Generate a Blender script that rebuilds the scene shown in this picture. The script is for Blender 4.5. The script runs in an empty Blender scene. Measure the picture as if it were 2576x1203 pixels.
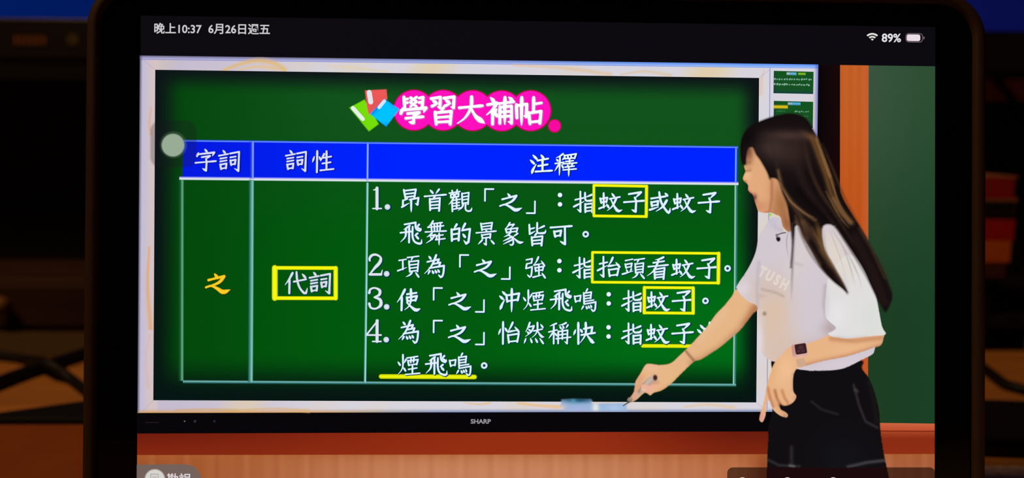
import bpy, math, random
import numpy as np
from mathutils import Vector, Matrix
from mathutils.geometry import delaunay_2d_cdt

random.seed(7)
S = bpy.context.scene
COL = S.collection

# ------------------------------------------------------------------ camera
F_PX, CX, CY = 2100.0, 1288.0, 601.5          # focal length and centre for a 2576 x 1203 frame
# pose of the camera relative to the tablet (x right, y down, z away, origin = top left of the video)
RCV = np.array([[0.99947935, -0.00608408, -0.03168625],
                [0.00630507, 0.99995646, 0.00687925],
                [0.03164302, -0.00707546, 0.99947419]])
CCV = np.array([0.07707981, 0.04163321, -0.18817539])
LEAN = math.radians(8)                        # the tablet leans back in its case
SCR_W, SCR_H = 0.18, 0.1182
Z_TOP, Z_BOT = 0.009, 0.009 - SCR_H           # screen top / bottom, local z (0 = top of the video)
CASE_B = Z_BOT - 0.0088
BASE = Vector((SCR_W / 2, 0.0, CASE_B))       # local point at the foot of the tablet
TAB_M = Matrix.Translation((0, 0, 0.0016)) @ Matrix.Rotation(-LEAN, 4, 'X') @ Matrix.Translation(-BASE)

def cv2loc(v):
    return Vector((v[0], v[2], -v[1]))
cam_loc = TAB_M @ cv2loc(CCV)
rot3 = TAB_M.to_3x3()
ax_r, ax_d, ax_f = (rot3 @ cv2loc(RCV[i]) for i in range(3))
cam_data = bpy.data.cameras.new('camera')
cam_data.sensor_fit = 'HORIZONTAL'
cam_data.sensor_width = 36.0
cam_data.lens = F_PX / 2576 * 36.0
cam_data.clip_start = 0.005
cam_data.dof.use_dof = True
cam_data.dof.focus_distance = 0.188
cam_data.dof.aperture_fstop = 9.5
cam = bpy.data.objects.new('camera', cam_data)
COL.objects.link(cam)
m = Matrix((ax_r, -ax_d, -ax_f)).transposed().to_4x4()
m.translation = cam_loc
cam.matrix_world = m
S.camera = cam

# ------------------------------------------------------------------ light, world, exposure
w = bpy.data.worlds.new('night')
S.world = w
w.use_nodes = True
w.node_tree.nodes['Background'].inputs[0].default_value = (1.0, 0.6, 0.35, 1)
w.node_tree.nodes['Background'].inputs[1].default_value = 0.0035
ld = bpy.data.lights.new('room_lamp', 'AREA')     # one warm lamp high up in the room, behind and left
ld.energy = 7.0
ld.color = (1.0, 0.56, 0.25)
ld.shape = 'DISK'
ld.size = 0.25
lo = bpy.data.objects.new('room_lamp', ld)
COL.objects.link(lo)
lo.location = (-0.6, -0.3, 1.15)
lo.rotation_euler = (Vector((-0.1, 0.42, 0.0)) - Vector(lo.location)).to_track_quat('-Z', 'Y').to_euler()
S.view_settings.view_transform = 'Standard'
S.view_settings.look = 'None'
S.view_settings.exposure = 0.0
S.view_settings.gamma = 1.0
S.view_settings.use_curve_mapping = False
S.cycles.transparent_max_bounces = 32

# ------------------------------------------------------------------ helpers: rays
def ray(px, py):
    return (ax_f + ax_r * ((px - CX) / F_PX) + ax_d * ((py - CY) / F_PX))
def at_y(px, py, Y):
    r = ray(px, py)
    return cam_loc + r * ((Y - cam_loc.y) / r.y)
def at_z(px, py, Z):
    r = ray(px, py)
    return cam_loc + r * ((Z - cam_loc.z) / r.z)

TAB_INV = TAB_M.inverted()
CAM_L = np.array(cv2loc(CCV))
LAYER = 0.00004
def px2loc(x, y, layer):
    """picture pixel -> point on the glass of the tablet (tablet-local), lifted by the layer"""
    x = np.asarray(x, float); y = np.asarray(y, float)
    dx = (x - CX) / F_PX; dy = (y - CY) / F_PX
    d = RCV[2][None, :] + dx[:, None] * RCV[0][None, :] + dy[:, None] * RCV[1][None, :]
    t = -CCV[2] / d[:, 2]
    X = CCV[0] + d[:, 0] * t
    Y = CCV[1] + d[:, 1] * t
    return np.c_[X, -np.asarray(layer, float) * LAYER * np.ones_like(X), -Y]

def lin(c):
    c = np.clip(np.asarray(c, float) / 255.0, 0, 1)
    return np.where(c <= 0.04045, c / 12.92, ((c + 0.055) / 1.055) ** 2.4)

# ------------------------------------------------------------------ materials
def pmat(name, col, rough=0.5, spec=0.5, noise=0.0, nscale=40.0, bump=0.0, metal=0.0, stretch=None):
    mt = bpy.data.materials.new(name)
    mt.use_nodes = True
    nt = mt.node_tree
    b = nt.nodes['Principled BSDF']
    b.inputs['Roughness'].default_value = rough
    b.inputs['Specular IOR Level'].default_value = spec
    b.inputs['Metallic'].default_value = metal
    c = tuple(lin(col)) + (1,)
    b.inputs['Base Color'].default_value = c
    if noise or bump:
        tc = nt.nodes.new('ShaderNodeTexCoord')
        nz = nt.nodes.new('ShaderNodeTexNoise')
        nz.inputs['Scale'].default_value = nscale
        nz.inputs['Detail'].default_value = 5
        if stretch:
            mp = nt.nodes.new('ShaderNodeMapping')
            mp.inputs['Scale'].default_value = stretch
            nt.links.new(tc.outputs['Object'], mp.inputs['Vector'])
            nt.links.new(mp.outputs['Vector'], nz.inputs['Vector'])
        else:
            nt.links.new(tc.outputs['Object'], nz.inputs['Vector'])
        if noise:
            rp = nt.nodes.new('ShaderNodeValToRGB')
            lo_ = tuple(v * (1 - noise) for v in c[:3]) + (1,)
            hi_ = tuple(min(1, v * (1 + noise)) for v in c[:3]) + (1,)
            rp.color_ramp.elements[0].color = lo_
            rp.color_ramp.elements[1].color = hi_
            rp.color_ramp.elements[0].position = 0.3
            rp.color_ramp.elements[1].position = 0.7
            nt.links.new(nz.outputs['Fac'], rp.inputs['Fac'])
            nt.links.new(rp.outputs['Color'], b.inputs['Base Color'])
        if bump:
            bp = nt.nodes.new('ShaderNodeBump')
            bp.inputs['Strength'].default_value = bump
            bp.inputs['Distance'].default_value = 0.001
            nt.links.new(nz.outputs['Fac'], bp.inputs['Height'])
            nt.links.new(bp.outputs['Normal'], b.inputs['Normal'])
    return mt

def light_mat(name, alpha):
    """light given off by the lit display: colour (and cover) come from the mesh"""
    mt = bpy.data.materials.new(name)
    mt.use_nodes = True
    nt = mt.node_tree
    nt.nodes.clear()
    out = nt.nodes.new('ShaderNodeOutputMaterial')
    em = nt.nodes.new('ShaderNodeEmission')
    at = nt.nodes.new('ShaderNodeAttribute')
    at.attribute_name = 'Col'
    nt.links.new(at.outputs['Color'], em.inputs['Color'])
    if alpha:
        tr = nt.nodes.new('ShaderNodeBsdfTransparent')
        mx = nt.nodes.new('ShaderNodeMixShader')
        nt.links.new(at.outputs['Alpha'], mx.inputs['Fac'])
        nt.links.new(tr.outputs[0], mx.inputs[1])
        nt.links.new(em.outputs[0], mx.inputs[2])
        nt.links.new(mx.outputs[0], out.inputs['Surface'])
    else:
        nt.links.new(em.outputs[0], out.inputs['Surface'])
    mt.cycles.emission_sampling = 'NONE'
    return mt
M_LIT = light_mat('lit_display', False)
M_LITA = light_mat('lit_display_soft', True)

# ------------------------------------------------------------------ solid mesh helpers (world things)
def solid(name, verts, faces, mat, parent=None, bevel=0.0, seg=2, smooth=False, loc=None):
    me = bpy.data.meshes.new(name)
    me.from_pydata([tuple(v) for v in verts], [], faces)
    me.update()
    o = bpy.data.objects.new(name, me)
    COL.objects.link(o)
    me.materials.append(mat)
    if parent is not None:
        o.parent = parent
    if loc is not None:
        o.location = loc
    if bevel:
        bv = o.modifiers.new('bevel', 'BEVEL')
        bv.width = bevel; bv.segments = seg; bv.limit_method = 'ANGLE'
    if smooth:
        for p in me.polygons: p.use_smooth = True
    return o
def box_vf(x0, x1, y0, y1, z0, z1):
    v = [(x, y, z) for z in (z0, z1) for y in (y0, y1) for x in (x0, x1)]
    f = [(0, 2, 3, 1), (4, 5, 7, 6), (0, 1, 5, 4), (2, 6, 7, 3), (0, 4, 6, 2), (1, 3, 7, 5)]
    return v, f
def box(name, x0, x1, y0, y1, z0, z1, mat, parent=None, bevel=0.0, loc=None):
    return solid(name, *box_vf(x0, x1, y0, y1, z0, z1), mat, parent, bevel, loc=loc)
def tag(o, label, cat=None, group=None, kind=None):
    o['label'] = label
    if cat: o['category'] = cat
    if group: o['group'] = group
    if kind: o['kind'] = kind
    return o
def empty(name, loc, label, cat, rz=0.0, group=None):
    o = bpy.data.objects.new(name, None)
    COL.objects.link(o)
    o.location = loc; o.rotation_euler = (0, 0, rz)
    o.empty_display_size = 0.02
    return tag(o, label, cat, group)
def catmull(P, closed, step):
    P = np.asarray(P, float); n = len(P); out = []
    rng = range(n if closed else n - 1)
    for i in rng:
        if closed:
            p0, p1, p2, p3 = P[(i - 1) % n], P[i], P[(i + 1) % n], P[(i + 2) % n]
        else:
            p1, p2 = P[i], P[i + 1]
            p0 = P[i - 1] if i > 0 else 2 * p1 - p2
            p3 = P[i + 2] if i + 2 < n else 2 * p2 - p1
        k = max(1, int(math.ceil(np.linalg.norm((p2 - p1)[:3]) / step)))
        for j in range(k):
            t = j / k
            out.append(0.5 * ((2 * p1) + (p2 - p0) * t + (2 * p0 - 5 * p1 + 4 * p2 - p3) * t * t + (3 * p1 - p0 - 3 * p2 + p3) * t ** 3))
    if not closed: out.append(P[-1])
    return np.array(out)
def tube(name, pts, rad, mat, parent=None, step=0.01, sides=8):
    C = catmull(pts, False, step)
    v, f = [], []
    n = len(C)
    for i, c in enumerate(C):
        d = C[min(i + 1, n - 1)] - C[max(i - 1, 0)]
        d = Vector(d).normalized()
        a = d.cross(Vector((0, 0, 1)))
        if a.length < 1e-4: a = Vector((1, 0, 0))
        a.normalize(); b = d.cross(a)
        for k in range(sides):
            t = 2 * math.pi * k / sides
            v.append(Vector(c) + (a * math.cos(t) + b * math.sin(t)) * rad)
    for i in range(n - 1):
        for k in range(sides):
            f.append((i * sides + k, i * sides + (k + 1) % sides, (i + 1) * sides + (k + 1) % sides, (i + 1) * sides + k))
    f.append(tuple(range(sides))); f.append(tuple(range((n - 1) * sides, n * sides))[::-1])
    return solid(name, v, f, mat, parent, smooth=True)

# ================================================================== THE ROOM
M_DESK = pmat('warm_wood_desk', (170, 114, 52), 0.45, 0.35, noise=0.22, nscale=9, stretch=(1, 9, 1))
M_WALL = pmat('dark_wall', (17, 13, 12), 0.85, 0.15, noise=0.25, nscale=9)
M_BLACK = pmat('black_plastic', (16, 15, 16), 0.45, 0.35)
M_MBLACK = pmat('matt_black_plastic', (11, 10, 10), 0.7, 0.2)
M_CABLE = pmat('black_rubber_cable', (10, 9, 9), 0.6, 0.25)


WALL_Y = 0.47
wall = box('wall_back', -1.0, 1.0, WALL_Y, WALL_Y + 0.06, -0.5, 0.75, M_WALL)
tag(wall, 'dark brown back wall behind the desk', kind='structure')

desk = empty('desk', (0, 0, 0), 'warm brown wooden desk that everything stands on', 'desk')
box('desk_top', -0.75, 0.75, -0.34, WALL_Y, -0.03, 0.0, M_DESK, desk, 0.003)
for sx in (-0.7, 0.7):
    box('leg', sx - 0.03, sx + 0.03, -0.3, -0.24, -0.5, -0.03, M_DESK, desk, 0.003)
    box('leg', sx - 0.03, sx + 0.03, 0.38, 0.44, -0.5, -0.03, M_DESK, desk, 0.003)
M_FLOOR = pmat('dark_floor', (40, 28, 20), 0.7, 0.2, noise=0.2, nscale=6)
fl = box('floor', -1.0, 1.0, -1.2, WALL_Y + 0.06, -0.54, -0.5, M_FLOOR)
tag(fl, 'dark floor under the desk', kind='structure')

# --- reddish desk mat under the left half of the tablet, grey-brown cloth mat on the right
M_RMAT = pmat('reddish_mat', (136, 70, 18), 0.75, 0.2, noise=0.06, nscale=60)
rm = box('desk_mat', -0.34, 0.045, -0.26, 0.103, 0.0, 0.0015, M_RMAT, None, 0.0006)
tag(rm, 'reddish brown desk mat lying under the left of the tablet', 'desk mat')
M_GMAT = pmat('grey_cloth', (206, 176, 150), 0.95, 0.1, noise=0.35, nscale=420, bump=0.4)
gm = box('cloth_mat', 0.05, 0.40, -0.26, 0.0665, 0.0, 0.0015, M_GMAT, None, 0.0006)
tag(gm, 'grey brown woven cloth mat in front of the long black box', 'cloth mat')

# --- flat black slab behind the reddish mat
a0, a1 = at_z(-70, 1066, 0.0), at_z(330, 1062, 0.0)
b0, b1 = at_z(-70, 1052, 0.0035), at_z(330, 990, 0.0035)
vv = []
for z in (0.0, 0.0035):
    vv += [(a0.x, 0.1035, z), (a1.x, 0.1035, z), (b1.x, b1.y, z), (b0.x, max(b0.y, 0.107), z)]
ff = [(0, 3, 2, 1), (4, 5, 6, 7), (0, 1, 5, 4), (1, 2, 6, 5), (2, 3, 7, 6), (3, 0, 4, 7)]
sl = solid('black_slab', vv, ff, M_MBLACK, None, 0.001)
tag(sl, 'flat black wedge-shaped slab lying behind the reddish desk mat', 'slab')

# --- two black cables crossing on the desk, and one looped at the other side
def desk_path(pp, r):
    return [at_z(x, y, r) for x, y in pp]
r_c = 0.0027
c1 = tube('power_cable', desk_path([(-330, 1075), (-120, 1005), (-20, 968), (60, 938), (130, 916), (210, 890), (320, 862), (450, 838)], r_c), r_c, M_CABLE)
tag(c1, 'black cable rising to the right where two cables cross on the desk', 'cable')
c2p = desk_path([(-330, 872), (-120, 884), (0, 894), (70, 905)], 0.0025) + desk_path([(125, 916)], 0.0076) + desk_path([(175, 952), (240, 1000), (320, 1040)], 0.0022)
c2 = tube('signal_cable', c2p, 0.0021, M_CABLE)
tag(c2, 'thin black cable lying over the other where two cables cross', 'cable')
c3 = tube('looped_cable', [at_z(x, y, 0.0022) for x, y in [(2330, 840), (2420, 890), (2490, 938), (2530, 968), (2580, 982), (2660, 975), (2760, 940)]], 0.0022, M_CABLE)
tag(c3, 'thin black cable curving behind the long black box', 'cable')

# --- low dark ledge with a brass knob on the left
M_LEDGE = pmat('dark_brown_wood', (52, 32, 22), 0.6, 0.2, noise=0.25, nscale=14, stretch=(1, 6, 6))
lg = empty('low_drawer', (-0.30, 0.27, 0), 'low dark brown wooden drawer unit behind the crossing cables', 'drawer unit')
box('body', -0.16, 0.165, -0.03, 0.03, 0.0, 0.0265, M_LEDGE, lg, 0.0015)
box('drawer_front', -0.155, 0.16, -0.034, -0.029, 0.003, 0.024, M_LEDGE, lg, 0.001)
M_BRASS = pmat('old_brass', (118, 84, 38), 0.6, 0.3)
kp = at_y(2, 742, 0.232)
kn = []
kf = []
prof = [(0.0, 0.0025), (0.003, 0.002), (0.005, 0.0045), (0.008, 0.0048), (0.010, 0.0025), (0.0105, 0.0001)]
for d, r in prof:
    for k in range(12):
        t = 2 * math.pi * k / 12
        kn.append((r * math.cos(t), -d, r * math.sin(t)))
for i in range(len(prof) - 1):
    for k in range(12):
        kf.append((i * 12 + k, i * 12 + (k + 1) % 12, (i + 1) * 12 + (k + 1) % 12, (i + 1) * 12 + k))
bp = empty('added_dark_board', (-0.29, 0.325, 0), 'added matt black board for the darkness behind the low drawer unit', 'board')  # board added to keep the space behind the drawers black
box('panel_board', -0.17, 0.14, -0.006, 0.006, 0.0, 0.128, M_MBLACK, bp, 0.001)
for sx in (-0.15, 0.11):
    box('panel_foot', sx, sx + 0.02, 0.006, 0.05, 0.0, 0.006, M_MBLACK, bp, 0.001)
kb = solid('knob', kn, kf, M_BRASS, lg, smooth=True, loc=(kp.x + 0.30, 0.2365 - 0.27, 0.015))
kb['label'] = 'small round brass knob'

ya_, yb_ = at_z(100, 893, 0.0012).y, 0.2345
M_OLIVE = pmat('dark_olive_strip', (74, 58, 34), 0.9, 0.1, noise=0.15, nscale=200)
ol = box('dark_strip', -0.46, -0.115, ya_, yb_, 0.0, 0.0012, M_OLIVE, None, 0.0004)  # added strip that darkens the desk in front of the drawers
tag(ol, 'added dark olive brown strip along the front of the drawer unit', 'cloth strip')

# --- monitor behind the tablet
MZ = 0.1555
mon = empty('monitor', (0.0, 0.26, 0.0), 'wide monitor showing a blue picture, standing behind the tablet', 'monitor', rz=-0.01)
box('body', -0.335, 0.335, 0.004, 0.035, MZ - 0.02, MZ + 0.385, M_BLACK, mon, 0.003)
fr = box('bezel', -0.335, 0.335, -0.002, 0.004, MZ - 0.020, MZ, M_BLACK, mon, 0.001)
box('bezel', -0.335, 0.335, -0.002, 0.004, MZ + 0.373, MZ + 0.385, M_BLACK, mon, 0.001)
for sx in (-0.335, 0.323):
    box('bezel', sx, sx + 0.012, -0.002, 0.004, MZ, MZ + 0.373, M_BLACK, mon, 0.001)
bm = bpy.data.materials.new('blue_picture')
bm.use_nodes = True
nt = bm.node_tree; nt.nodes.clear()
o_ = nt.nodes.new('ShaderNodeOutputMaterial'); e_ = nt.nodes.new('ShaderNodeEmission')
g_ = nt.nodes.new('ShaderNodeTexCoord'); sp_ = nt.nodes.new('ShaderNodeSeparateXYZ'); rp_ = nt.nodes.new('ShaderNodeValToRGB'); mr_ = nt.nodes.new('ShaderNodeMapRange')
mr_.inputs['From Min'].default_value = -0.323; mr_.inputs['From Max'].default_value = 0.323
rp_.color_ramp.elements[0].color = tuple(lin((0, 28, 96))) + (1,)
rp_.color_ramp.elements[1].color = tuple(lin((9, 10, 66))) + (1,)
nt.links.new(g_.outputs['Object'], sp_.inputs[0]); nt.links.new(sp_.outputs['X'], mr_.inputs['Value']); nt.links.new(mr_.outputs[0], rp_.inputs['Fac'])
nt.links.new(rp_.outputs['Color'], e_.inputs['Color']); nt.links.new(e_.outputs[0], o_.inputs['Surface'])
sc = solid('screen', [(-0.323, 0.002, MZ), (0.323, 0.002, MZ), (0.323, 0.002, MZ + 0.373), (-0.323, 0.002, MZ + 0.373)], [(0, 1, 2, 3)], bm, mon)
sc['label'] = 'lit blue monitor screen'
M_PRINT = pmat('printed_mark', (116, 70, 28), 0.6, 0.2)
M_PRINT2 = pmat('printed_mark_olive', (70, 62, 26), 0.6, 0.2)
inv = Matrix.Rotation(0.01, 4, 'Z') @ Matrix.Translation((0, -0.26, 0))
def on_bezel(px, py):
    q = inv @ at_y(px, py, 0.258)
    return q.x, q.z
for k in range(6):
    x0, zt = on_bezel(29 + k * 14.2, 88); x1, zb = on_bezel(29 + k * 14.2 + 9.5, 112)
    box('printed_letter', x0, x1, -0.0024, -0.002, zb, zt, M_PRINT, fr).parent = fr
x0, zt = on_bezel(166, 82); x1, zb = on_bezel(190, 114)
cx_, cz_ = (x0 + x1) / 2, (zt + zb) / 2
rr = (zt - zb) / 2
vv = [(cx_ + rr * math.cos(2 * math.pi * k / 16), y, cz_ + rr * math.sin(2 * math.pi * k / 16)) for y in (-0.0024, -0.002) for k in range(16)]
ff = [tuple(range(16)), tuple(range(31, 15, -1))] + [(k, 16 + k, 16 + (k + 1) % 16, (k + 1) % 16) for k in range(16)]
solid('printed_icon', vv, ff, M_PRINT2, fr)
box('stand_neck', -0.03, 0.03, 0.036, 0.056, 0.006, MZ + 0.12, M_BLACK, mon, 0.002)
box('stand_base', -0.11, 0.11, -0.02, 0.12, 0.0, 0.008, M_BLACK, mon, 0.002)

# --- black cabinet and board behind on the right, cable over it
M_CARD = pmat('brown_board', (170, 104, 74), 0.8, 0.2, noise=0.15, nscale=10, stretch=(1, 8, 8))
cb = empty('loudspeaker', (0.36, 0.36, 0), 'black box loudspeaker behind the stack of books', 'loudspeaker')
z_a = at_y(2530, 255, 0.31).z
z_b = at_y(2530, 196, 0.31).z
box('cabinet', -0.08, 0.08, -0.05, 0.05, 0.0, z_a, M_MBLACK, cb, 0.003)
vv = []; ff = []
for i, (d, r) in enumerate([(-0.0505, 0.036), (-0.053, 0.034), (-0.0505, 0.031), (-0.046, 0.012), (-0.049, 0.011), (-0.050, 0.0005)]):
    for k in range(24):
        t = 2 * math.pi * k / 24
        vv.append((r * math.cos(t), d, 0.055 + r * math.sin(t)))
for i in range(5):
    for k in range(24):
        ff.append((i * 24 + k, i * 24 + (k + 1) % 24, (i + 1) * 24 + (k + 1) % 24, (i + 1) * 24 + k))
solid('speaker_cone', vv, ff, M_BLACK, cb, smooth=True)
bd = box('wooden_board', -0.095, 0.095, -0.045, 0.05, 0, z_b - z_a, M_CARD, None, 0.001, loc=(0.36, 0.355, z_a))
tag(bd, 'brown wooden board lying on top of the black loudspeaker', 'board')
c4 = tube('hanging_cable', [at_y(x, y, Y) for x, y, Y in [(2470, 158, 0.300), (2500, 190, 0.300), (2530, 228, 0.300), (2560, 268, 0.300), (2600, 330, 0.30), (2660, 470, 0.300)]] + [(0.395, 0.300, 0.03), (0.42, 0.29, 0.004), (0.45, 0.25, 0.0025)], 0.0022, M_CABLE)
tag(c4, 'black cable hanging slantwise down in front of the black loudspeaker', 'cable')

# --- low dark shelf with a stack of books
Y_S = 0.20
zs0, zs1 = at_y(2520, 826, Y_S).z, at_y(2520, 797, Y_S).z
xl = 0.195
M_SHELF = pmat('black_shelf', (14, 10, 9), 0.6, 0.25)
sh = empty('desk_shelf', (0.24, Y_S + 0.05, 0), 'low black desk shelf carrying the stack of books', 'shelf')
box('shelf_board', -0.05, 0.12, -0.05, 0.06, zs0, zs1, M_SHELF, sh, 0.001)
for sx in (-0.047, 0.108):
    for sy in (-0.045, 0.047):
        box('foot', sx, sx + 0.009, sy, sy + 0.009, 0.0, zs0, M_SHELF, sh, 0.0008)
def xr(px, py, Y=Y_S): return at_y(px, py, Y).x
def zr(px, py, Y=Y_S): return at_y(px, py, Y).z
M_PAGE = pmat('cream_paper', (205, 160, 100), 0.9, 0.1, noise=0.1, nscale=300, stretch=(1, 1, 12))
def book(label, y0, y1, xp, col, cover_col=None):
    z0, z1 = zr(2520, y1), zr(2520, y0)
    x1 = xr(xp, (y0 + y1) / 2); x0 = x1 - 0.075
    b = empty('book', (x0, Y_S, z0), label, 'book', group='books stacked on the desk shelf')
    mc = pmat('book_cover', col, 0.55, 0.3, noise=0.08, nscale=50)
    W_, D_, H_ = x1 - x0, 0.095, z1 - z0
    box('front_cover', 0, W_, 0, D_, H_ - 0.0012, H_, mc if cover_col is None else pmat('cover_edge', cover_col, 0.7, 0.2), b, 0.0003)
    box('back_cover', 0, W_, 0, D_, 0, 0.0012, mc, b, 0.0003)
    box('spine', 0, W_ - (0.0015 if cover_col else 0), 0, 0.0015, 0.0008, H_ - 0.0012, mc, b, 0.0004)
    box('page_block', 0.002, W_ - 0.0006, 0.0012, D_ - 0.002, 0.0012, H_ - 0.0012, M_PAGE, b)
    return b
dkb = box('small_box', 0, xr(2502, 770) - xl, 0, 0.05, 0, zr(2520, 746) - zs1, M_SHELF, None, 0.001, loc=(xl, Y_S + 0.002, zs1))
tag(dkb, 'small black box at the bottom of the stack on the shelf', 'box')
M_TEAL = pmat('pale_teal_tin', (118, 140, 120), 0.5, 0.3)
tn = empty('tin', (0.204, Y_S + 0.0005 + (xr(2523, 722) - 0.204) * 1.02, zr(2520, 746)), 'pale grey green rounded tin under the books', 'tin')
rt, ht = xr(2523, 722) - 0.204, zr(2520, 700) - zr(2520, 746)
def lathe(name, prof, mat, par, n=32):
    v = [(r * math.cos(2 * math.pi * k / n), r * math.sin(2 * math.pi * k / n), z) for r, z in prof for k in range(n)]
    f = [(i * n + k, i * n + (k + 1) % n, (i + 1) * n + (k + 1) % n, (i + 1) * n + k) for i in range(len(prof) - 1) for k in range(n)]
    f += [tuple(range(n))[::-1], tuple(range((len(prof) - 1) * n, len(prof) * n))]
    return solid(name, v, f, mat, par, smooth=True)
lathe('tin_body', [(rt * 0.86, 0), (rt * 0.96, 0.001), (rt, 0.003), (rt, ht * 0.6)], M_TEAL, tn)
lathe('tin_lid', [(rt, ht * 0.6), (rt * 1.02, ht * 0.62), (rt * 1.02, ht * 0.9), (rt * 0.97, ht)], M_TEAL, tn)
book('thin brown book lowest in the stack on the shelf', 661, 700, 2531, (70, 32, 16))
book('orange book in the stack between brown and red books', 606, 661, 2544, (196, 96, 20))
book('bright red book with no pale edge, above the orange book', 553, 606, 2553, (170, 12, 8))
book('black book with cream cover edges between two red books', 501, 553, 2560, (14, 12, 12), (150, 100, 50))
book('dark red book with cream top edge, topmost of the stack', 443, 501, 2560, (150, 22, 18), (150, 90, 62))

# --- long black box, and a pot added for a warm lit patch of desk
bb = empty('black_case', (0.20, 0.0885, 0), 'long black box with rounded edges lying behind the grey cloth mat', 'box', rz=-0.10)
zt_ = at_y(2530, 1016, 0.105).z
box('case_body', -0.11, 0.11, -0.018, 0.018, 0, zt_ * 0.62, M_MBLACK, bb, 0.0015)
box('case_lid', -0.111, 0.111, -0.019, 0.019, zt_ * 0.64, zt_, M_MBLACK, bb, 0.0015)
M_POT = pmat('brown_glaze', (120, 78, 36), 0.6, 0.25)
pc = at_z(2612, 972, 0)
pt = empty('lit_patch_pot', (pc.x + 0.022, pc.y + 0.016, 0), 'added small brown pot for a warm lit patch behind the looped cable', 'pot')
lathe('pot_body', [(0.007, 0), (0.012, 0.003), (0.0155, 0.009), (0.015, 0.015), (0.012, 0.019)], M_POT, pt)
lathe('pot_rim', [(0.012, 0.019), (0.0132, 0.0197), (0.0132, 0.0212), (0.011, 0.022)], M_POT, pt)

# ================================================================== THE TABLET
tab = empty('tablet', (0, 0, 0), 'tablet in a dark brown case showing a video lesson with a green board', 'tablet')
tab.matrix_world = TAB_M @ Matrix.Translation(BASE)
BI = Matrix.Translation(-BASE)               # tablet-local -> local of the Empty at its foot
M_CASE = pmat('dark_brown_rubber', (54, 38, 28), 0.6, 0.3, noise=0.08, nscale=220)
M_GLASS = pmat('black_bezel_glass', (2, 2, 3), 0.12, 0.25)
def rrect(x0, x1, z0, z1, r, n=10):
    pts = []
    for cx_, cz_, a in ((x1 - r, z1 - r, 0), (x0 + r, z1 - r, 90), (x0 + r, z0 + r, 180), (x1 - r, z0 + r, 270)):
        for k in range(n + 1):
            t = math.radians(a + 90 * k / n)
            pts.append((cx_ + r * math.cos(t), cz_ + r * math.sin(t)))
    return pts
CX0, CX1, CZ1 = -0.0118, SCR_W + 0.0117, 0.0173
def loft(name, rings, mat, cap0=True, cap1=True):
    n = len(rings[0][1]); v = []; f = []
    for y, ring in rings:
        v += [BI @ Vector((x, y, z)) for x, z in ring]
    for i in range(len(rings) - 1):
        for k in range(n):
            f.append((i * n + k, (i + 1) * n + k, (i + 1) * n + (k + 1) % n, i * n + (k + 1) % n))
    if cap0: f.append(tuple(range(n)))
    if cap1: f.append(tuple(range((len(rings) - 1) * n, len(rings) * n))[::-1])
    return solid(name, v, f, mat, tab, smooth=False)
def rr_in(d, r=0.0112):
    return rrect(CX0 + d, CX1 - d, CASE_B + d, CZ1 - d, max(r - d, 0.0005))
case = loft('case', [(0.0004, rr_in(0.0031)), (-0.0008, rr_in(0.0029)), (-0.0013, rr_in(0.0023)), (-0.0013, rr_in(0.0014)), (-0.0008, rr_in(0.0004)),
                     (0.001, rr_in(0.0)), (0.0075, rr_in(0.0)), (0.0092, rr_in(0.0008)), (0.0100, rr_in(0.0024))], M_CASE, cap0=False)
case['label'] = 'dark brown rubbery case rim'
for p in case.data.polygons: p.use_smooth = len(p.vertices) == 4
bez = loft('bezel', [(0.00005, rr_in(0.0030)), (0.0004, rr_in(0.0028)), (0.0075, rr_in(0.0028))], M_GLASS)
bez['label'] = 'black glass border around the screen'
fl_ = solid('stand_flap', [BI @ Vector(c) for c in [(0.05, 0.010, -0.045), (0.13, 0.010, -0.045), (0.13, 0.058, CASE_B + 0.0068), (0.05, 0.058, CASE_B + 0.0068),
                                                     (0.05, 0.012, -0.045), (0.13, 0.012, -0.045), (0.13, 0.060, CASE_B + 0.0068), (0.05, 0.060, CASE_B + 0.0068)]],
            [(0, 1, 2, 3), (7, 6, 5, 4), (0, 4, 5, 1), (1, 5, 6, 2), (2, 6, 7, 3), (3, 7, 4, 0)], M_CASE, tab)

M_OFF = bpy.data.materials.new('dark_lit_panel')
M_OFF.use_nodes = True
b_ = M_OFF.node_tree.nodes['Principled BSDF']
b_.inputs['Base Color'].default_value = (0.002, 0.002, 0.003, 1)
b_.inputs['Roughness'].default_value = 0.25
b_.inputs['Specular IOR Level'].default_value = 0.2
b_.inputs['Emission Color'].default_value = tuple(lin((11, 10, 16))) + (1,)
b_.inputs['Emission Strength'].default_value = 1.0
screen = solid('screen', [BI @ Vector(c) for c in [(0, 0, Z_BOT), (SCR_W, 0, Z_BOT), (SCR_W, 0, Z_TOP), (0, 0, Z_TOP)]], [(0, 1, 2, 3)], M_OFF, tab)
screen['label'] = 'lit screen playing the lesson video'

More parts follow.
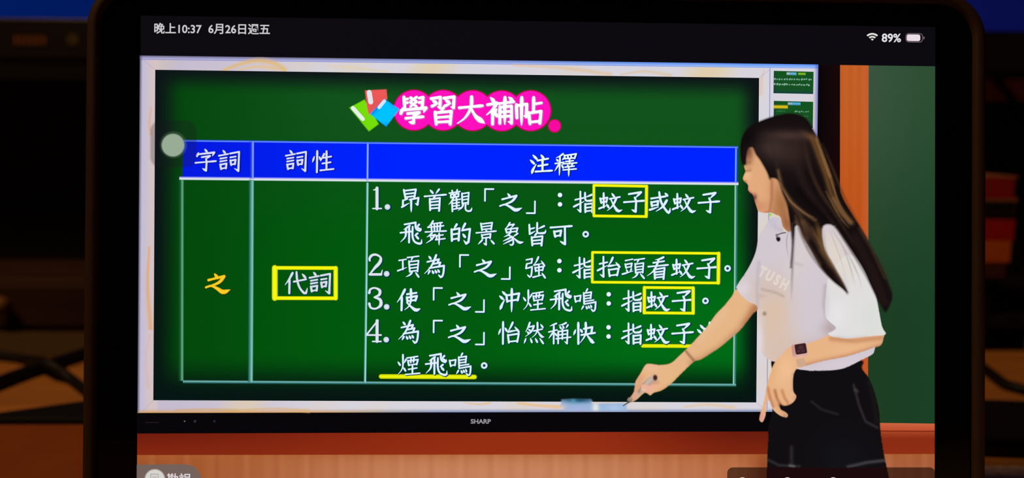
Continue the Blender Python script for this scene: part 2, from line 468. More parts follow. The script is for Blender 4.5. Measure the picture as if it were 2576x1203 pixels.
# ------------------------------------------------------------------ picture pieces on the screen
class PB:
    """collects flat coloured pieces given in picture pixels; build() makes ONE mesh on the glass"""
    def __init__(s): s.v = []; s.c = []; s.f = []; s.l = []; s.alpha = False
    def add(s, pts, cols, faces, layer):
        b = len(s.v)
        s.v += [tuple(p) for p in pts]
        cols = np.asarray(cols, float)
        if cols.ndim == 1: cols = np.tile(cols, (len(pts), 1))
        if cols.shape[1] == 3: cols = np.c_[cols, np.ones(len(cols))]
        if cols[:, 3].min() < 0.999: s.alpha = True
        s.c += [tuple(c) for c in cols]
        s.l += [layer] * len(pts)
        s.f += [tuple(i + b for i in f) for f in faces]
    def build(s, name, label=None):
        P = np.array(s.v)
        L = px2loc(P[:, 0], P[:, 1], np.array(s.l))
        L = L - np.array(BASE)[None, :]
        me = bpy.data.meshes.new(name)
        me.from_pydata(L.tolist(), [], s.f)
        at = me.attributes.new('Col', 'FLOAT_COLOR', 'POINT')
        C = np.array(s.c); C = np.c_[lin(C[:, :3]), C[:, 3]]
        at.data.foreach_set('color', C.astype(np.float32).ravel())
        me.materials.append(M_LITA if s.alpha else M_LIT)
        o = bpy.data.objects.new(name, me)
        COL.objects.link(o)
        o.parent = screen
        if label: o['label'] = label
        return o
def fillpoly(pb, pts, col, layer, soft=0.0, step=None, smooth=False, res=6.0, alpha=1.0):
    P = catmull(pts, True, res) if smooth else np.asarray(pts, float)
    if not smooth and (callable(col) or soft):
        Q = []
        for i in range(len(P)):
            a, b = P[i], P[(i + 1) % len(P)]
            k = max(1, int(np.linalg.norm(b - a) / (step or 10)))
            Q += [a + (b - a) * j / k for j in range(k)]
        P = np.array(Q)
    n = len(P)
    if not callable(col) and not soft:
        tri = delaunay_2d_cdt([Vector(p) for p in P], [], [list(range(n))], 1, 1e-5)
        V = np.array([tuple(v) for v in tri[0]])
        pb.add(V, tuple(col) + (alpha,), [tuple(f) for f in tri[2]], layer)
        return
    A, B = P, np.roll(P, -1, axis=0)
    def dist(Q):
        d = np.full(len(Q), 1e9)
        AB = B - A; L2 = (AB ** 2).sum(1) + 1e-12
        for i0 in range(0, len(Q), 2000):
            q = Q[i0:i0 + 2000]
            t = np.clip(((q[:, None] - A[None]) * AB[None]).sum(2) / L2[None], 0, 1)
            dd = q[:, None] - (A[None] + t[..., None] * AB[None])
            d[i0:i0 + 2000] = np.sqrt((dd ** 2).sum(2).min(1))
        return d
    def inside(Q):
        r = np.zeros(len(Q), bool)
        for i in range(n):
            x0, y0 = A[i]; x1, y1 = B[i]
            if y0 == y1: continue
            c = ((y0 > Q[:, 1]) != (y1 > Q[:, 1])) & (Q[:, 0] < (x1 - x0) * (Q[:, 1] - y0) / (y1 - y0) + x0)
            r ^= c
        return r
    st = step or 8.0
    lo_, hi_ = P.min(0), P.max(0)
    gx, gy = np.meshgrid(np.arange(lo_[0] + st * .5, hi_[0], st), np.arange(lo_[1] + st * .5, hi_[1], st))
    gx = gx + (np.arange(gx.shape[0]) % 2)[:, None] * st * .5
    Q = np.c_[gx.ravel(), gy.ravel()]
    if len(Q):
        Q = Q[inside(Q)]
        if len(Q): Q = Q[dist(Q) > max(st * .35, soft * 1.3)]
    allp = [P]
    if soft:
        T = np.roll(P, -1, 0) - np.roll(P, 1, 0)
        T /= (np.linalg.norm(T, axis=1)[:, None] + 1e-9)
        N = np.c_[-T[:, 1], T[:, 0]]
        for sg in (1, -1):
            I = P + N * sg * soft
            k = inside(I)
            I = I[k]
            if len(I):
                I = I[dist(I) > soft * .7]
                allp.append(I)
    allp.append(Q)
    V0 = np.vstack([a for a in allp if len(a)])
    tri = delaunay_2d_cdt([Vector(p) for p in V0], [], [list(range(n))], 1, 1e-4)
    V = np.array([tuple(v) for v in tri[0]])
    a = np.full(len(V), alpha)
    if soft:
        a = alpha * np.clip(dist(V) / soft, 0, 1)
    c = col(V[:, 0], V[:, 1]) if callable(col) else np.tile(np.array(col, float), (len(V), 1))
    pb.add(V, np.c_[c, a], [tuple(f) for f in tri[2]], layer)
def quad(pb, q, layer, col, nx=1, ny=1, alpha=1.0):
    """quad TL, TR, BR, BL; col = colour or f(u, v) -> colour"""
    q = np.asarray(q, float)
    V = []; C = []
    for j in range(ny + 1):
        for i in range(nx + 1):
            u, v = i / nx, j / ny
            V.append((q[0] * (1 - u) + q[1] * u) * (1 - v) + (q[3] * (1 - u) + q[2] * u) * v)
            c = col(u, v) if callable(col) else col
            C.append(tuple(c) + ((alpha,) if len(c) == 3 else ()))
    f = [(j * (nx + 1) + i, j * (nx + 1) + i + 1, (j + 1) * (nx + 1) + i + 1, (j + 1) * (nx + 1) + i) for j in range(ny) for i in range(nx)]
    pb.add(V, C, f, layer)
def mix(a, b, t):
    return tuple(x + (y - x) * t for x, y in zip(a, b))
def sstep(a, b, x):
    t = min(1, max(0, (x - a) / (b - a))); return t * t * (3 - 2 * t)
def ribbon(pb, pts, wid, col, layer, soft=False, caps=True, alpha=1.0):
    """a brush line: pts (n,2), wid per point; soft = edges fade out"""
    P = np.asarray(pts, float); n = len(P)
    Wd = np.full(n, wid) if np.isscalar(wid) else np.asarray(wid, float)
    T = np.zeros_like(P)
    T[1:-1] = P[2:] - P[:-2]; T[0] = P[1] - P[0]; T[-1] = P[-1] - P[-2]
    T /= (np.linalg.norm(T, axis=1)[:, None] + 1e-9)
    N = np.c_[-T[:, 1], T[:, 0]]
    h = Wd[:, None] / 2
    cols = np.array(col, float)
    if cols.ndim == 1: cols = np.tile(cols, (n, 1))
    if soft:
        V = np.vstack([P - N * h, P, P + N * h])
        am = np.full(n, alpha) if np.isscalar(alpha) else np.asarray(alpha)
        C = np.vstack([np.c_[cols, np.zeros(n)], np.c_[cols, am], np.c_[cols, np.zeros(n)]])
        f = []
        for i in range(n - 1):
            f += [(i, i + 1, n + i + 1, n + i), (n + i, n + i + 1, 2 * n + i + 1, 2 * n + i)]
        pb.add(V, C, f, layer)
        return
    V = np.vstack([P - N * h, P + N * h])
    pb.add(V, np.c_[np.vstack([cols, cols]), np.full(2 * n, alpha)], [(i, i + 1, n + i + 1, n + i) for i in range(n - 1)], layer)
    if caps:
        for e, sg in ((0, -1), (n - 1, 1)):
            k = 6; base = math.atan2(N[e, 1], N[e, 0])
            A_ = [base - sg * math.pi * j / k for j in range(k + 1)]
            Vc = [P[e] + np.array([math.cos(t), math.sin(t)]) * Wd[e] / 2 for t in A_]
            pb.add(Vc, np.r_[cols[e], alpha], [tuple(range(k + 1))], layer)
def disc(pb, x, y, r, col, layer, soft=0.0, alpha=1.0, n=28, ry=None):
    ry = ry or r
    A_ = [2 * math.pi * k / n for k in range(n)]
    ring = lambda q: [(x + r * q * math.cos(t), y + ry * q * math.sin(t)) for t in A_]
    if not soft:
        pb.add(ring(1), tuple(col) + (alpha,), [tuple(range(n))], layer); return
    q = max(0.0, 1 - soft / r)
    V = ring(q) + ring(1)
    C = [tuple(col) + (alpha,)] * n + [tuple(col) + (0.0,)] * n
    pb.add(V, C, [tuple(range(n))] + [(k, (k + 1) % n, n + (k + 1) % n, n + k) for k in range(n)], layer)
def ringdisc(pb, x, y, r0, r1, col, layer, n=28):
    A_ = [2 * math.pi * k / n for k in range(n)]
    V = [(x + r0 * math.cos(t), y + r0 * math.sin(t)) for t in A_] + [(x + r1 * math.cos(t), y + r1 * math.sin(t)) for t in A_]
    pb.add(V, col, [(k, (k + 1) % n, n + (k + 1) % n, n + k) for k in range(n)], layer)
def bez_text(pb, body, x, y, size, col, layer, bold=0.0, rot=0.0, sx=1.0, center=True):
    """sans text from the built-in typeface, (x, y) = middle of the line in pixels"""
    cu = bpy.data.curves.new('tmp', 'FONT')
    cu.body = body; cu.resolution_u = 3; cu.offset = bold
    ob = bpy.data.objects.new('tmp', cu); COL.objects.link(ob)
    me = ob.to_mesh()
    V = np.array([tuple(v.co)[:2] for v in me.vertices]); F = [tuple(p.vertices) for p in me.polygons]
    ob.to_mesh_clear(); bpy.data.objects.remove(ob); bpy.data.curves.remove(cu)
    if center:
        V[:, 0] -= (V[:, 0].min() + V[:, 0].max()) / 2
    V[:, 1] -= 0.36
    V = V * size; V[:, 0] *= sx
    c, s_ = math.cos(rot), math.sin(rot)
    X = x + V[:, 0] * c + V[:, 1] * s_
    Y = y + V[:, 0] * s_ - V[:, 1] * c
    pb.add(np.c_[X, Y], col, F, layer)
def dabs(base, *ds):
    """colour function: a base colour with soft dabs (cx, cy, rx, ry, angle, colour, strength) and lines"""
    def f(x, y):
        if callable(base): c = base(x, y)
        else: c = np.tile(np.array(base, float), (len(x), 1))
        for d in ds:
            if d[0] == 'l':
                _, pts, wd, cc, st = d
                P = np.asarray(pts, float); Q = np.c_[x, y]; dm = np.full(len(Q), 1e9)
                for a, b in zip(P[:-1], P[1:]):
                    ab = b - a; t = np.clip(((Q - a) @ ab) / (ab @ ab + 1e-9), 0, 1)
                    dm = np.minimum(dm, np.linalg.norm(Q - (a + t[:, None] * ab), axis=1))
                g = st * np.exp(-(dm / wd) ** 2)
            else:
                cx_, cy_, rx, ry, an, cc, st = d
                an = math.radians(an); dx, dy = x - cx_, y - cy_
                u = dx * math.cos(an) + dy * math.sin(an); v = -dx * math.sin(an) + dy * math.cos(an)
                g = st * np.exp(-((u / rx) ** 2 + (v / ry) ** 2))
            c = c + (np.array(cc, float) - c) * g[:, None]
        return c
    return f

# ---- brush characters: strokes on a 0..100 grid (y down). letters give the brush profile
KAI = {
'昂': 'v24,8 31,42;z25,12 73,6 67,38;h33,25 69,20;h31,38 68,33;p38,44 20,53;v21,51 21,74;t17,78 46,62;g48,48 84,40 80,68 71,63;n54,46 55,98',
'首': 'd29,8 40,20;p65,5 52,23;h7,34 94,26;p50,30 42,43 37,48;v28,43 30,90;z28,46 69,40 66,92;h32,57 66,53;h32,70 66,67;h32,83 66,80',
'觀': 'h7,20 50,13;v18,9 21,22;v39,6 36,20;z13,38 13,26 26,24 25,36 14,38;z31,35 30,24 45,21 44,33 31,35;p25,38 16,54 5,66;v18,52 20,94;d33,38 37,43;h19,50 52,44;h19,62 48,57;h19,73 48,69;h19,86 54,79;v37,46 37,82;v58,20 60,63;z58,22 86,17 83,64;h61,35 83,31;h61,47 83,43;h60,61 83,57;p65,62 58,78 43,90;c74,60 73,84 82,92 95,90 99,78',
'「': 'b50,50 50,2 84,2',
'」': 'b51,50 51,98 18,98',
'之': 'd39,20 50,34;h17,43 72,28;p74,28 54,52 10,69;q8,70 28,64 50,74 72,86 97,77',
'指': 'h13,42 46,34;g33,9 34,90 21,80;t7,70 49,48;p82,20 53,32;c52,13 53,40 60,46 82,43 86,32;v53,58 54,92;z53,60 83,56 82,92;h55,74 82,71;h55,88 82,85',
'蚊': 'v7,35 12,54;z7,38 36,32 32,50;h11,52 33,48;v21,14 22,72;t3,77 36,63;d33,58 42,72;d54,15 64,28;h46,37 87,29;p73,33 62,58 50,74 36,85;q50,38 64,66 80,86 97,81',
'子': 'z28,17 77,9;p77,9 54,33;g52,31 58,45 56,88 40,80;h9,50 93,43',
'或': 'h14,34 72,25;d70,12 79,22;v14,48 17,65;z14,50 42,44 40,61;h17,63 41,59;t8,80 44,68;c46,8 52,42 66,70 86,92 91,72;p77,41 60,67 34,86',
'飛': 'z27,13 72,5;c72,5 72,24 78,34 92,38 94,27;p86,13 76,24;d78,24 89,32;p48,18 24,34;h11,47 58,41;v46,24 46,86;p33,32 31,62 12,84;c60,22 60,62 70,84 94,90 97,73;p80,49 68,58;d72,57 83,70',
'舞': 'p41,-2 32,12 22,20;h34,10 78,4;h20,24 84,17;h10,43 95,38;v33,12 36,41;v46,10 47,40;v58,8 58,39;v71,6 69,38;p37,47 27,57 16,64;z30,58 50,54;p50,54 34,74 14,88;d30,62 38,72;h54,58 82,54;v56,60 55,72;h52,74 90,69;n66,48 66,96',
'的': 'p37,11 25,30;v16,31 18,78;z17,34 48,27 45,76;h19,52 45,48;h19,72 45,68;p71,8 56,38;g60,35 91,29 85,82 76,88 66,76;d62,50 71,62',
'景': 'v28,6 33,34;z29,9 74,3 70,30;h34,20 70,15;h33,31 69,27;d48,33 53,40;h10,45 90,37;v32,52 35,68;z32,54 68,48 66,66;h35,66 66,62;g50,66 50,93 40,86;p34,74 18,91;d69,74 82,88',
'象': 'p39,3 32,16 20,28;z34,13 56,9;p56,9 46,22;v22,28 27,44;z23,30 71,24 66,40;h27,42 66,37;v45,24 41,42;p42,43 30,54 16,60;c34,52 50,64 54,86 46,94 38,89;p44,62 12,78;p48,72 13,90;p71,46 52,60;q48,58 66,74 80,83 95,80',
'皆': 'v18,10 20,47;t20,48 42,36;h20,28 38,23;c50,2 50,38 56,44 82,42 84,30;p78,15 53,27;p47,46 38,58;v28,60 31,94;z29,62 72,56 68,94;h32,75 69,71;h32,88 68,85',
'可': 'h6,21 92,14;g64,18 65,88 45,76;v20,36 25,58;z21,38 49,33 45,54;h25,56 46,52',
'項': 'h13,26 42,21;v28,26 29,62;t8,68 45,54;h47,14 93,8;p68,13 61,26;v53,28 57,72;z54,31 92,26 88,70;h58,44 88,40;h58,57 88,53;h57,70 88,66;p66,74 58,84 42,92;d80,74 93,92',
'為': 'd27,8 35,18;p57,3 44,36 30,58 10,79;z21,31 68,20 62,36;z42,40 74,33 68,50;z30,56 89,46;c89,46 86,78 78,93 66,82;p31,68 24,82;d41,66 46,76;d53,64 58,74;d64,62 69,71',
'強': 'z14,20 38,15 35,32;h17,36 36,32;v16,36 13,54;z13,55 38,48;c38,48 35,80 30,90 18,79;p63,8 54,28 45,38;t45,41 80,34;d75,24 88,43;v50,50 53,66;z50,52 84,46 80,62;h53,64 81,60;v65,40 66,84;t42,90 80,80;d78,73 91,92',
'抬': 'h13,34 44,27;g28,5 29,86 15,76;t5,61 44,40;p66,8 58,26 48,41;t48,43 92,36;d79,28 94,46;v50,56 54,84;z51,58 90,52 84,80;h54,81 85,77',
'頭': 'h16,20 45,14;v15,34 19,50;z15,36 42,31 39,46;h19,48 40,44;d20,56 25,67;p40,54 34,67;t4,75 47,62;h52,17 93,11;p69,17 62,28;v55,32 58,70;z55,34 89,29 86,68;h58,46 86,42;h58,57 86,54;h58,68 86,65;p66,72 57,84 43,91;d76,72 92,91',
'看': 'p73,5 58,12 40,16;h32,28 76,21;h12,44 92,36;p54,14 42,46 28,66 8,81;v36,54 39,93;z37,55 78,48 74,93;h40,66 75,62;h40,77 75,73;h40,88 75,84',
'使': 'p35,9 20,38 4,61;v23,40 22,93;h44,28 82,22;v43,40 46,58;z43,42 84,35 78,53;h46,56 79,51;p59,8 60,50 52,76 35,91;q44,62 60,78 80,92 98,86',
'沖': 'd22,15 34,27;d11,33 24,45;u14,87 20,70 31,48;v38,28 42,56;z38,31 90,22 84,50;h42,54 85,47;n60,4 60,97',
'煙': 'd7,38 16,51;p40,27 32,43;p27,9 27,54 20,74 8,88;d29,60 38,74;h44,22 87,15;v47,32 51,52;z47,34 88,28 83,48;h51,51 83,46;v60,22 59,40;v72,20 70,38;h50,68 84,62;v66,54 66,86;h38,89 96,83',
'鳴': 'v8,32 13,56;z9,34 33,29 30,52;h13,54 31,49;p60,3 52,18;v45,18 47,62;z46,20 76,15 73,40;h48,31 74,27;h48,42 73,38;h48,53 86,47;z47,64 94,55;c94,55 92,82 86,93 74,82;p44,73 36,87;d55,72 59,82;d64,70 68,79;d73,67 77,76',
'怡': 'u18,35 10,57;v28,6 28,95;d36,30 43,42;p67,8 58,28 48,44;t48,46 92,38;d76,26 92,46;v48,58 52,90;z49,60 92,53 86,86;h52,86 86,82',
'然': 'p33,8 26,28 16,46;z31,26 50,21;p50,21 40,44 16,65;d28,35 36,42;d22,45 30,52;h50,42 84,34;p64,8 64,38 56,56 42,69;q64,40 74,56 84,66 92,66;d77,15 86,27;u18,72 11,92;d36,72 42,88;d56,72 64,87;d74,72 88,92',
'稱': 'p38,11 12,22;h8,46 41,37;v28,20 28,93;p26,46 8,72;d32,50 40,60;p78,8 64,15 48,18;d52,22 57,31;d64,20 68,29;p85,17 77,30;v46,42 46,92;g46,44 84,38 82,92 72,84;v63,34 63,74;h46,58 82,53;h38,73 97,66',
'快': 'u16,37 9,57;v27,8 28,93;d36,34 42,44;z50,32 84,25 80,50;h40,57 95,48;p57,8 58,46 50,68 35,89;q61,54 74,72 88,88 94,88',
'字': 'd46,3 55,14;d20,18 14,33;g20,25 86,16 78,31;z34,37 68,31;p68,31 52,44;g52,44 55,56 53,93 38,84;h8,61 94,52',
'詞': 'd22,5 31,16;h6,28 44,20;h12,40 38,35;h12,52 38,47;v12,64 16,84;z13,65 38,60 36,80;h16,82 36,78;g52,18 90,10 88,90 72,80;h54,34 76,30;v54,46 58,66;z54,48 76,43 73,62;h58,64 74,60',
'性': 'u15,30 8,53;v27,6 27,95;d36,30 42,42;p56,18 42,48;h54,34 86,28;v66,6 67,82;h50,58 84,52;h42,87 97,80',
'注': 'd15,11 31,27;d4,32 20,47;u11,89 16,72 29,50;d49,10 60,23;h35,34 80,25;h38,57 78,50;v56,26 56,78;h27,81 97,76',
'釋': 'p38,4 24,15 9,21;d10,27 16,35;p42,23 35,31;h5,46 42,40;n25,18 23,96;p20,50 3,78;d32,50 39,64;v43,10 47,25;z43,12 94,4 87,23;h47,25 87,21;v58,10 60,24;v72,8 73,22;h50,37 82,33;v66,24 66,47;h38,47 97,42;d57,50 60,57;p78,48 73,56;h47,61 86,56;h39,73 95,68;n63,58 63,100',
'代': 'p34,9 20,36 4,59;v22,36 22,93;h40,45 90,34;c50,5 54,40 66,72 88,93 96,70;d74,13 87,27',
'學': 'v17,6 20,42;h18,16 30,12;h19,28 30,25;h40,8 60,20;h60,6 40,21;h40,24 60,38;h60,22 40,38;z70,9 83,6 80,42;h70,24 82,22;d13,44 7,62;g10,51 93,43 85,58;z30,63 70,59;p70,59 52,72;g52,70 51,94 35,92;h24,79 84,73',
'習': 'g8,10 40,5 38,41 30,38;d13,17 25,24;t11,36 32,27;g52,8 87,3 85,41 76,38;d57,15 69,22;t55,35 76,26;p50,42 40,55;v22,56 26,97;z22,59 78,53 74,97;h28,75 74,71;h28,91 74,88',
'大': 'h9,41 89,33;p51,3 49,40 30,74 3,95;q49,40 66,70 97,93',
'補': 'd17,5 28,17;z6,29 38,23;p38,23 24,46 3,64;v24,46 24,95;d38,44 30,54;d29,54 39,67;h46,25 97,18;d80,3 91,13;n66,3 66,96;v49,36 49,92;g49,38 89,33 89,92 78,86;h51,54 86,51;h51,70 86,67',
'帖': 'v7,28 9,73;g7,32 43,26 41,70 33,66;n25,3 25,98;v66,3 66,54;h66,26 93,21;v50,55 54,93;z50,57 92,50 88,91;h54,88 88,84',
}
PROF = {
 'h': [(0, .85), (.12, .75), (.5, .72), (.82, .85), (.93, 1.05), (1, .75)],
 'v': [(0, .85), (.08, 1.1), (.3, .95), (1, .9)],
 'n': [(0, .85), (.08, 1.1), (.6, .9), (.85, .75), (1, .3)],
 'p': [(0, .95), (.12, 1.1), (.5, .85), (1, .25)],
 'q': [(0, .7), (.1, .65), (.35, .85), (.72, 1.5), (.85, 1.2), (1, .2)],
 'd': [(0, .45), (.35, .95), (.75, 1.3), (1, .95)],
 'u': [(0, .5), (.15, 1.2), (.4, 1.1), (1, .35)],
 't': [(0, .9), (.12, 1.15), (.4, .8), (1, .28)],
 'z': [(0, .8), (.5, .85), (1, .95)],
 'g': [(0, .85), (.4, .85), (.75, .95), (.86, 1.05), (1, .3)],
 'c': [(0, .8), (.1, .95), (.6, .9), (.8, 1.1), (.88, .9), (1, .25)],
 'b': [(0, .75), (1, .75)],
}
def resample(P, ds):
    P = np.asarray(P, float)
    L = np.r_[0, np.cumsum(np.linalg.norm(np.diff(P, axis=0), axis=1))]
    n = max(3, int(L[-1] / ds) + 1)
    t = np.linspace(0, L[-1], n)
    return np.c_[np.interp(t, L, P[:, 0]), np.interp(t, L, P[:, 1])], t / max(L[-1], 1e-6)
def glyph(pb, ch, x, y, size, wid, col, layer, rot=0.0, sx=1.0):
    c, s_ = math.cos(rot), math.sin(rot)
    k = size / 100.0
    def tr(P):
        P = (np.asarray(P, float) - 50) * k
        P[:, 0] *= sx
        return np.c_[x + P[:, 0] * c - P[:, 1] * s_, y + P[:, 0] * s_ + P[:, 1] * c]
    for st in KAI[ch].split(';'):
        ty = st[0]
        P = [tuple(float(q) for q in a.split(',')) for a in st[1:].split(' ')]
        pr = PROF[ty]
        if ty in 'pqduct' and len(P) > 2:
            P = catmull(P, False, 4.0)
            R_, t = resample(P, 7.0)
            wd = np.interp(t, [a for a, b in pr], [b for a, b in pr]) * wid
            ribbon(pb, tr(R_), wd * k, col, layer)
        elif len(P) == 2:
            R_, t = resample(P, 10.0)
            wd = np.interp(t, [a for a, b in pr], [b for a, b in pr]) * wid
            ribbon(pb, tr(R_), wd * k, col, layer)
        else:                                   # turning strokes keep their corners
            A_ = np.asarray(P, float)
            L = np.r_[0, np.cumsum(np.linalg.norm(np.diff(A_, axis=0), axis=1))]; L /= L[-1]
            for i in range(len(P) - 1):
                R_, t = resample(P[i:i + 2], 14.0)
                t = L[i] + (L[i + 1] - L[i]) * t
                wd = np.interp(t, [a for a, b in pr], [b for a, b in pr]) * wid
                ribbon(pb, tr(R_), wd * k, col, layer)

# ================================================================== THE VIDEO PICTURE
VB = 1268                                     # picture continues below the photograph's edge down to here
rnd = np.random.RandomState(3)
# ---- classroom wall, pillar, dado
pb = PB()
quad(pb, [(2180, 164.7), (2352.3, 167), (2351, 1068), (2180, 1068)], 1,
     lambda u, v: mix(mix((58, 84, 62), (44, 78, 50), u), mix((30, 62, 34), (26, 64, 38), u), sstep(0, .75, v)), 6, 16)
pb.build('wall_picture', 'green classroom wall in the video')
pb = PB()
def pil(u, v):
    c = mix((196, 98, 40), (192, 84, 26), sstep(0, .5, v))
    c = mix(c, (206, 96, 56), sstep(.72, 1, u) * .8)
    return mix(c, (176, 76, 30), .25 * (0.5 + 0.5 * math.sin(u * 21)))
quad(pb, [(2112, 163.8), (2185, 164.8), (2183, 1075), (2110, 1075)], 1.4, pil, 12, 10)
pb.build('pillar_picture', 'orange wooden pillar in the video')
pb = PB()
def dado(u, v):
    x = 346 + u * 2006
    c = mix((112, 28, 14), (146, 44, 18), sstep(350, 1250, x))
    c = mix(c, (98, 24, 12), sstep(1450, 1900, x) * .9)
    c = mix(c, (134, 42, 20), sstep(1950, 2200, x))
    c = mix(c, (172, 74, 40), (1 - sstep(.0, .45, v)) * sstep(2150, 2230, x))
    return mix(c, mix(c, (150, 50, 20), .5), v)
quad(pb, [(345.8, 1086), (2351, 1080), (2351, 1142.5), (345.2, 1145)], 1.6, dado, 60, 8)
quad(pb, [(2130, 1063), (2351, 1066), (2351, 1084), (2130, 1083)], 1.8, lambda u, v: mix((206, 100, 64), (188, 78, 46), v), 4, 3)
quad(pb, [(2130, 1083), (2351, 1084), (2351, 1086.5), (2130, 1085.5)], 2.0, (120, 36, 18))
pb.build('rail_picture', 'red brown wooden rail along the wall in the video')
pb = PB()
def tan(u, v):
    x = 346 + u * 2006
    c = mix((160, 84, 42), (198, 130, 92), sstep(350, 1150, x))
    c = mix(c, (186, 112, 72), sstep(1400, 1850, x))
    c = mix(c, (150, 76, 40), sstep(1860, 1925, x) * (1 - sstep(1930, 2150, x)))
    c = mix(c, (166, 92, 58), sstep(2150, 2300, x))
    c = mix(c, (170, 92, 42), (1 - sstep(0, .25, v)) * .6)
    g = 0.10 * math.sin(u * 421) * math.sin(u * 163 + 1)
    return mix(c, (150, 70, 50) if g > 0 else (215, 150, 110), abs(g) * 1.6)
quad(pb, [(345.2, 1145), (2351, 1142.3), (2350.5, VB), (344.5, VB)], 1.6, tan, 160, 6)
pb.build('panel_picture', 'tan wooden panelling below the rail in the video')

# ---- the big display in the video: black body, pale frame, green board
pb = PB()
def tvbody(u, v):
    return mix((8, 6, 9), (30, 8, 10), sstep(.978, .996, u) * .8)
quad(pb, [(352.3, 140), (2113, 163.6), (2112, 1085), (345.8, 1091)], 2.2, tvbody, 30, 4)
pb.build('display_bezel', 'black border of the large display in the video')
pb = PB()
bez_text(pb, 'SHARP', 1209.5, 1060, 15.5, (150, 150, 156), 3, bold=0.03, sx=1.1)
pb.build('display_brand', 'small grey maker name on the display border')
pb = PB()
for x, a, s_ in ((465, 120, 2.6), (491, 55, 4.5), (540, 40, 4.5)):
    disc(pb, x, 1060, s_, (a, a, a + 6), 3, soft=s_ * .8, n=12)
quad(pb, [(366, 1062), (400, 1062), (400, 1064), (366, 1064)], 3, (34, 30, 34))
pb.build('display_buttons', 'faint buttons on the display border')

pb = PB()
FT = [(352.3, 140), (2058, 163), (2046, 1036), (346.5, 1038)]
def frame_c(u, v):
    # cream frame with a lilac left side and orange wood grain
    c = (216, 212, 222)
    c = mix((196, 186, 206), c, sstep(0, .35, u))
    n = math.sin(u * 23 + 1.1) * math.sin(u * 9.1 + v * 4) + .4 * math.sin(u * 61 + v * 30)
    if u < .03: return mix((196, 190, 214), (212, 194, 196), sstep(.006, .018, u))
    if v < .5: c = mix(c, (228, 204, 150), max(0, n) * .5)
    else: c = mix(c, (232, 206, 160), max(0, n - .1) * .5)
    return c
quad(pb, FT, 3, frame_c, 220, 60)
def softband(p0, p1, wd, col, layer, al=1.0):
    P = np.linspace(p0, p1, 24)
    ribbon(pb, P, wd, col, layer, soft=True, alpha=al)
# blue rim along the upper edge, darker outer edges
for k in range(1):
    quad(pb, [(352, 140), (2057, 162.6), (2057, 171), (352, 148.5)], 3.3,
         lambda u, v: mix(mix((110, 106, 140), (88, 140, 240), sstep(.2, .9, u)), mix((190, 185, 225), (150, 190, 255), u), v), 30, 3)
quad(pb, [(352, 148.5), (2057, 171), (2057, 173), (352, 150.5)], 3.4, lambda u, v: mix((150, 140, 200), (140, 170, 240), u), 12, 1)
quad(pb, [(352.3, 140), (360, 140), (354, 1038), (346.3, 1038)], 3.5, lambda u, v: (70, 66, 92, 1 - u) , 5, 40)
quad(pb, [(2038, 164), (2058, 163), (2052, 560), (2032, 560)], 3.5, lambda u, v: (60, 90, 190, sstep(.35, 1, u) * .75), 6, 6)
quad(pb, [(346.5, 1026), (1945, 1025), (1945, 1036), (346.5, 1039)], 3.5, lambda u, v: mix((214, 160, 90), (110, 130, 175), sstep(.25, .5, u)) + (sstep(0.1, 1, v) * .9,), 30, 4)
# wood grain patches
def grain(pts, wd, col, al, lay=3.7):
    C_ = catmull(pts, False, 8)
    ribbon(pb, C_, np.linspace(wd * .5, wd, len(C_)), col, lay, soft=True, alpha=al)
grain([(560, 178), (610, 160), (650, 153), (690, 160), (720, 180)], 26, (226, 184, 92), .85)
grain([(600, 176), (650, 168), (700, 174)], 16, (232, 190, 110), .8)
grain([(820, 165), (900, 172), (980, 182)], 12, (226, 206, 160), .7)
grain([(1290, 164), (1420, 172), (1540, 188)], 18, (228, 190, 140), .7)
grain([(1560, 188), (1620, 180), (1690, 190)], 16, (222, 190, 130), .6)
grain([(381, 270), (376, 310), (381, 340)], 14, (222, 170, 130), .7)
grain([(376, 620), (372, 720), (380, 830)], 20, (224, 168, 110), .9)
grain([(378, 840), (368, 900), (374, 980)], 14, (216, 180, 170), .6)
grain([(440, 1032), (520, 1030), (600, 1033)], 14, (214, 168, 96), .7)
grain([(600, 1032), (690, 1028), (780, 1034)], 14, (220, 178, 110), .7)
grain([(1168, 1013), (1200, 1017), (1235, 1014)], 10, (232, 190, 110), .8)
grain([(1300, 1014), (1350, 1020), (1412, 1024)], 16, (236, 190, 120), .9)
grain([(1720, 1024), (1780, 1018), (1850, 1026)], 16, (228, 196, 150), .8)
grain([(1922, 176), (1916, 196), (1912, 240)], 18, (226, 190, 170), .7)
# mitre lines and the line beside the thumbnails
for a, b in (((362, 152), (391, 176)), ((1909, 197), (1935, 176)), ((1903, 1013), (1928, 1036)), ((386, 1007), (358, 1036))):
    ribbon(pb, [a, b], 2.0, (176, 156, 170), 3.8, soft=True, alpha=.7)
ribbon(pb, np.linspace((1936.5, 172), (1929, 1030), 20), 4, (120, 128, 190), 3.8, soft=True, alpha=.9)
pb.build('board_frame', 'cream wood-grained frame of the board in the video')

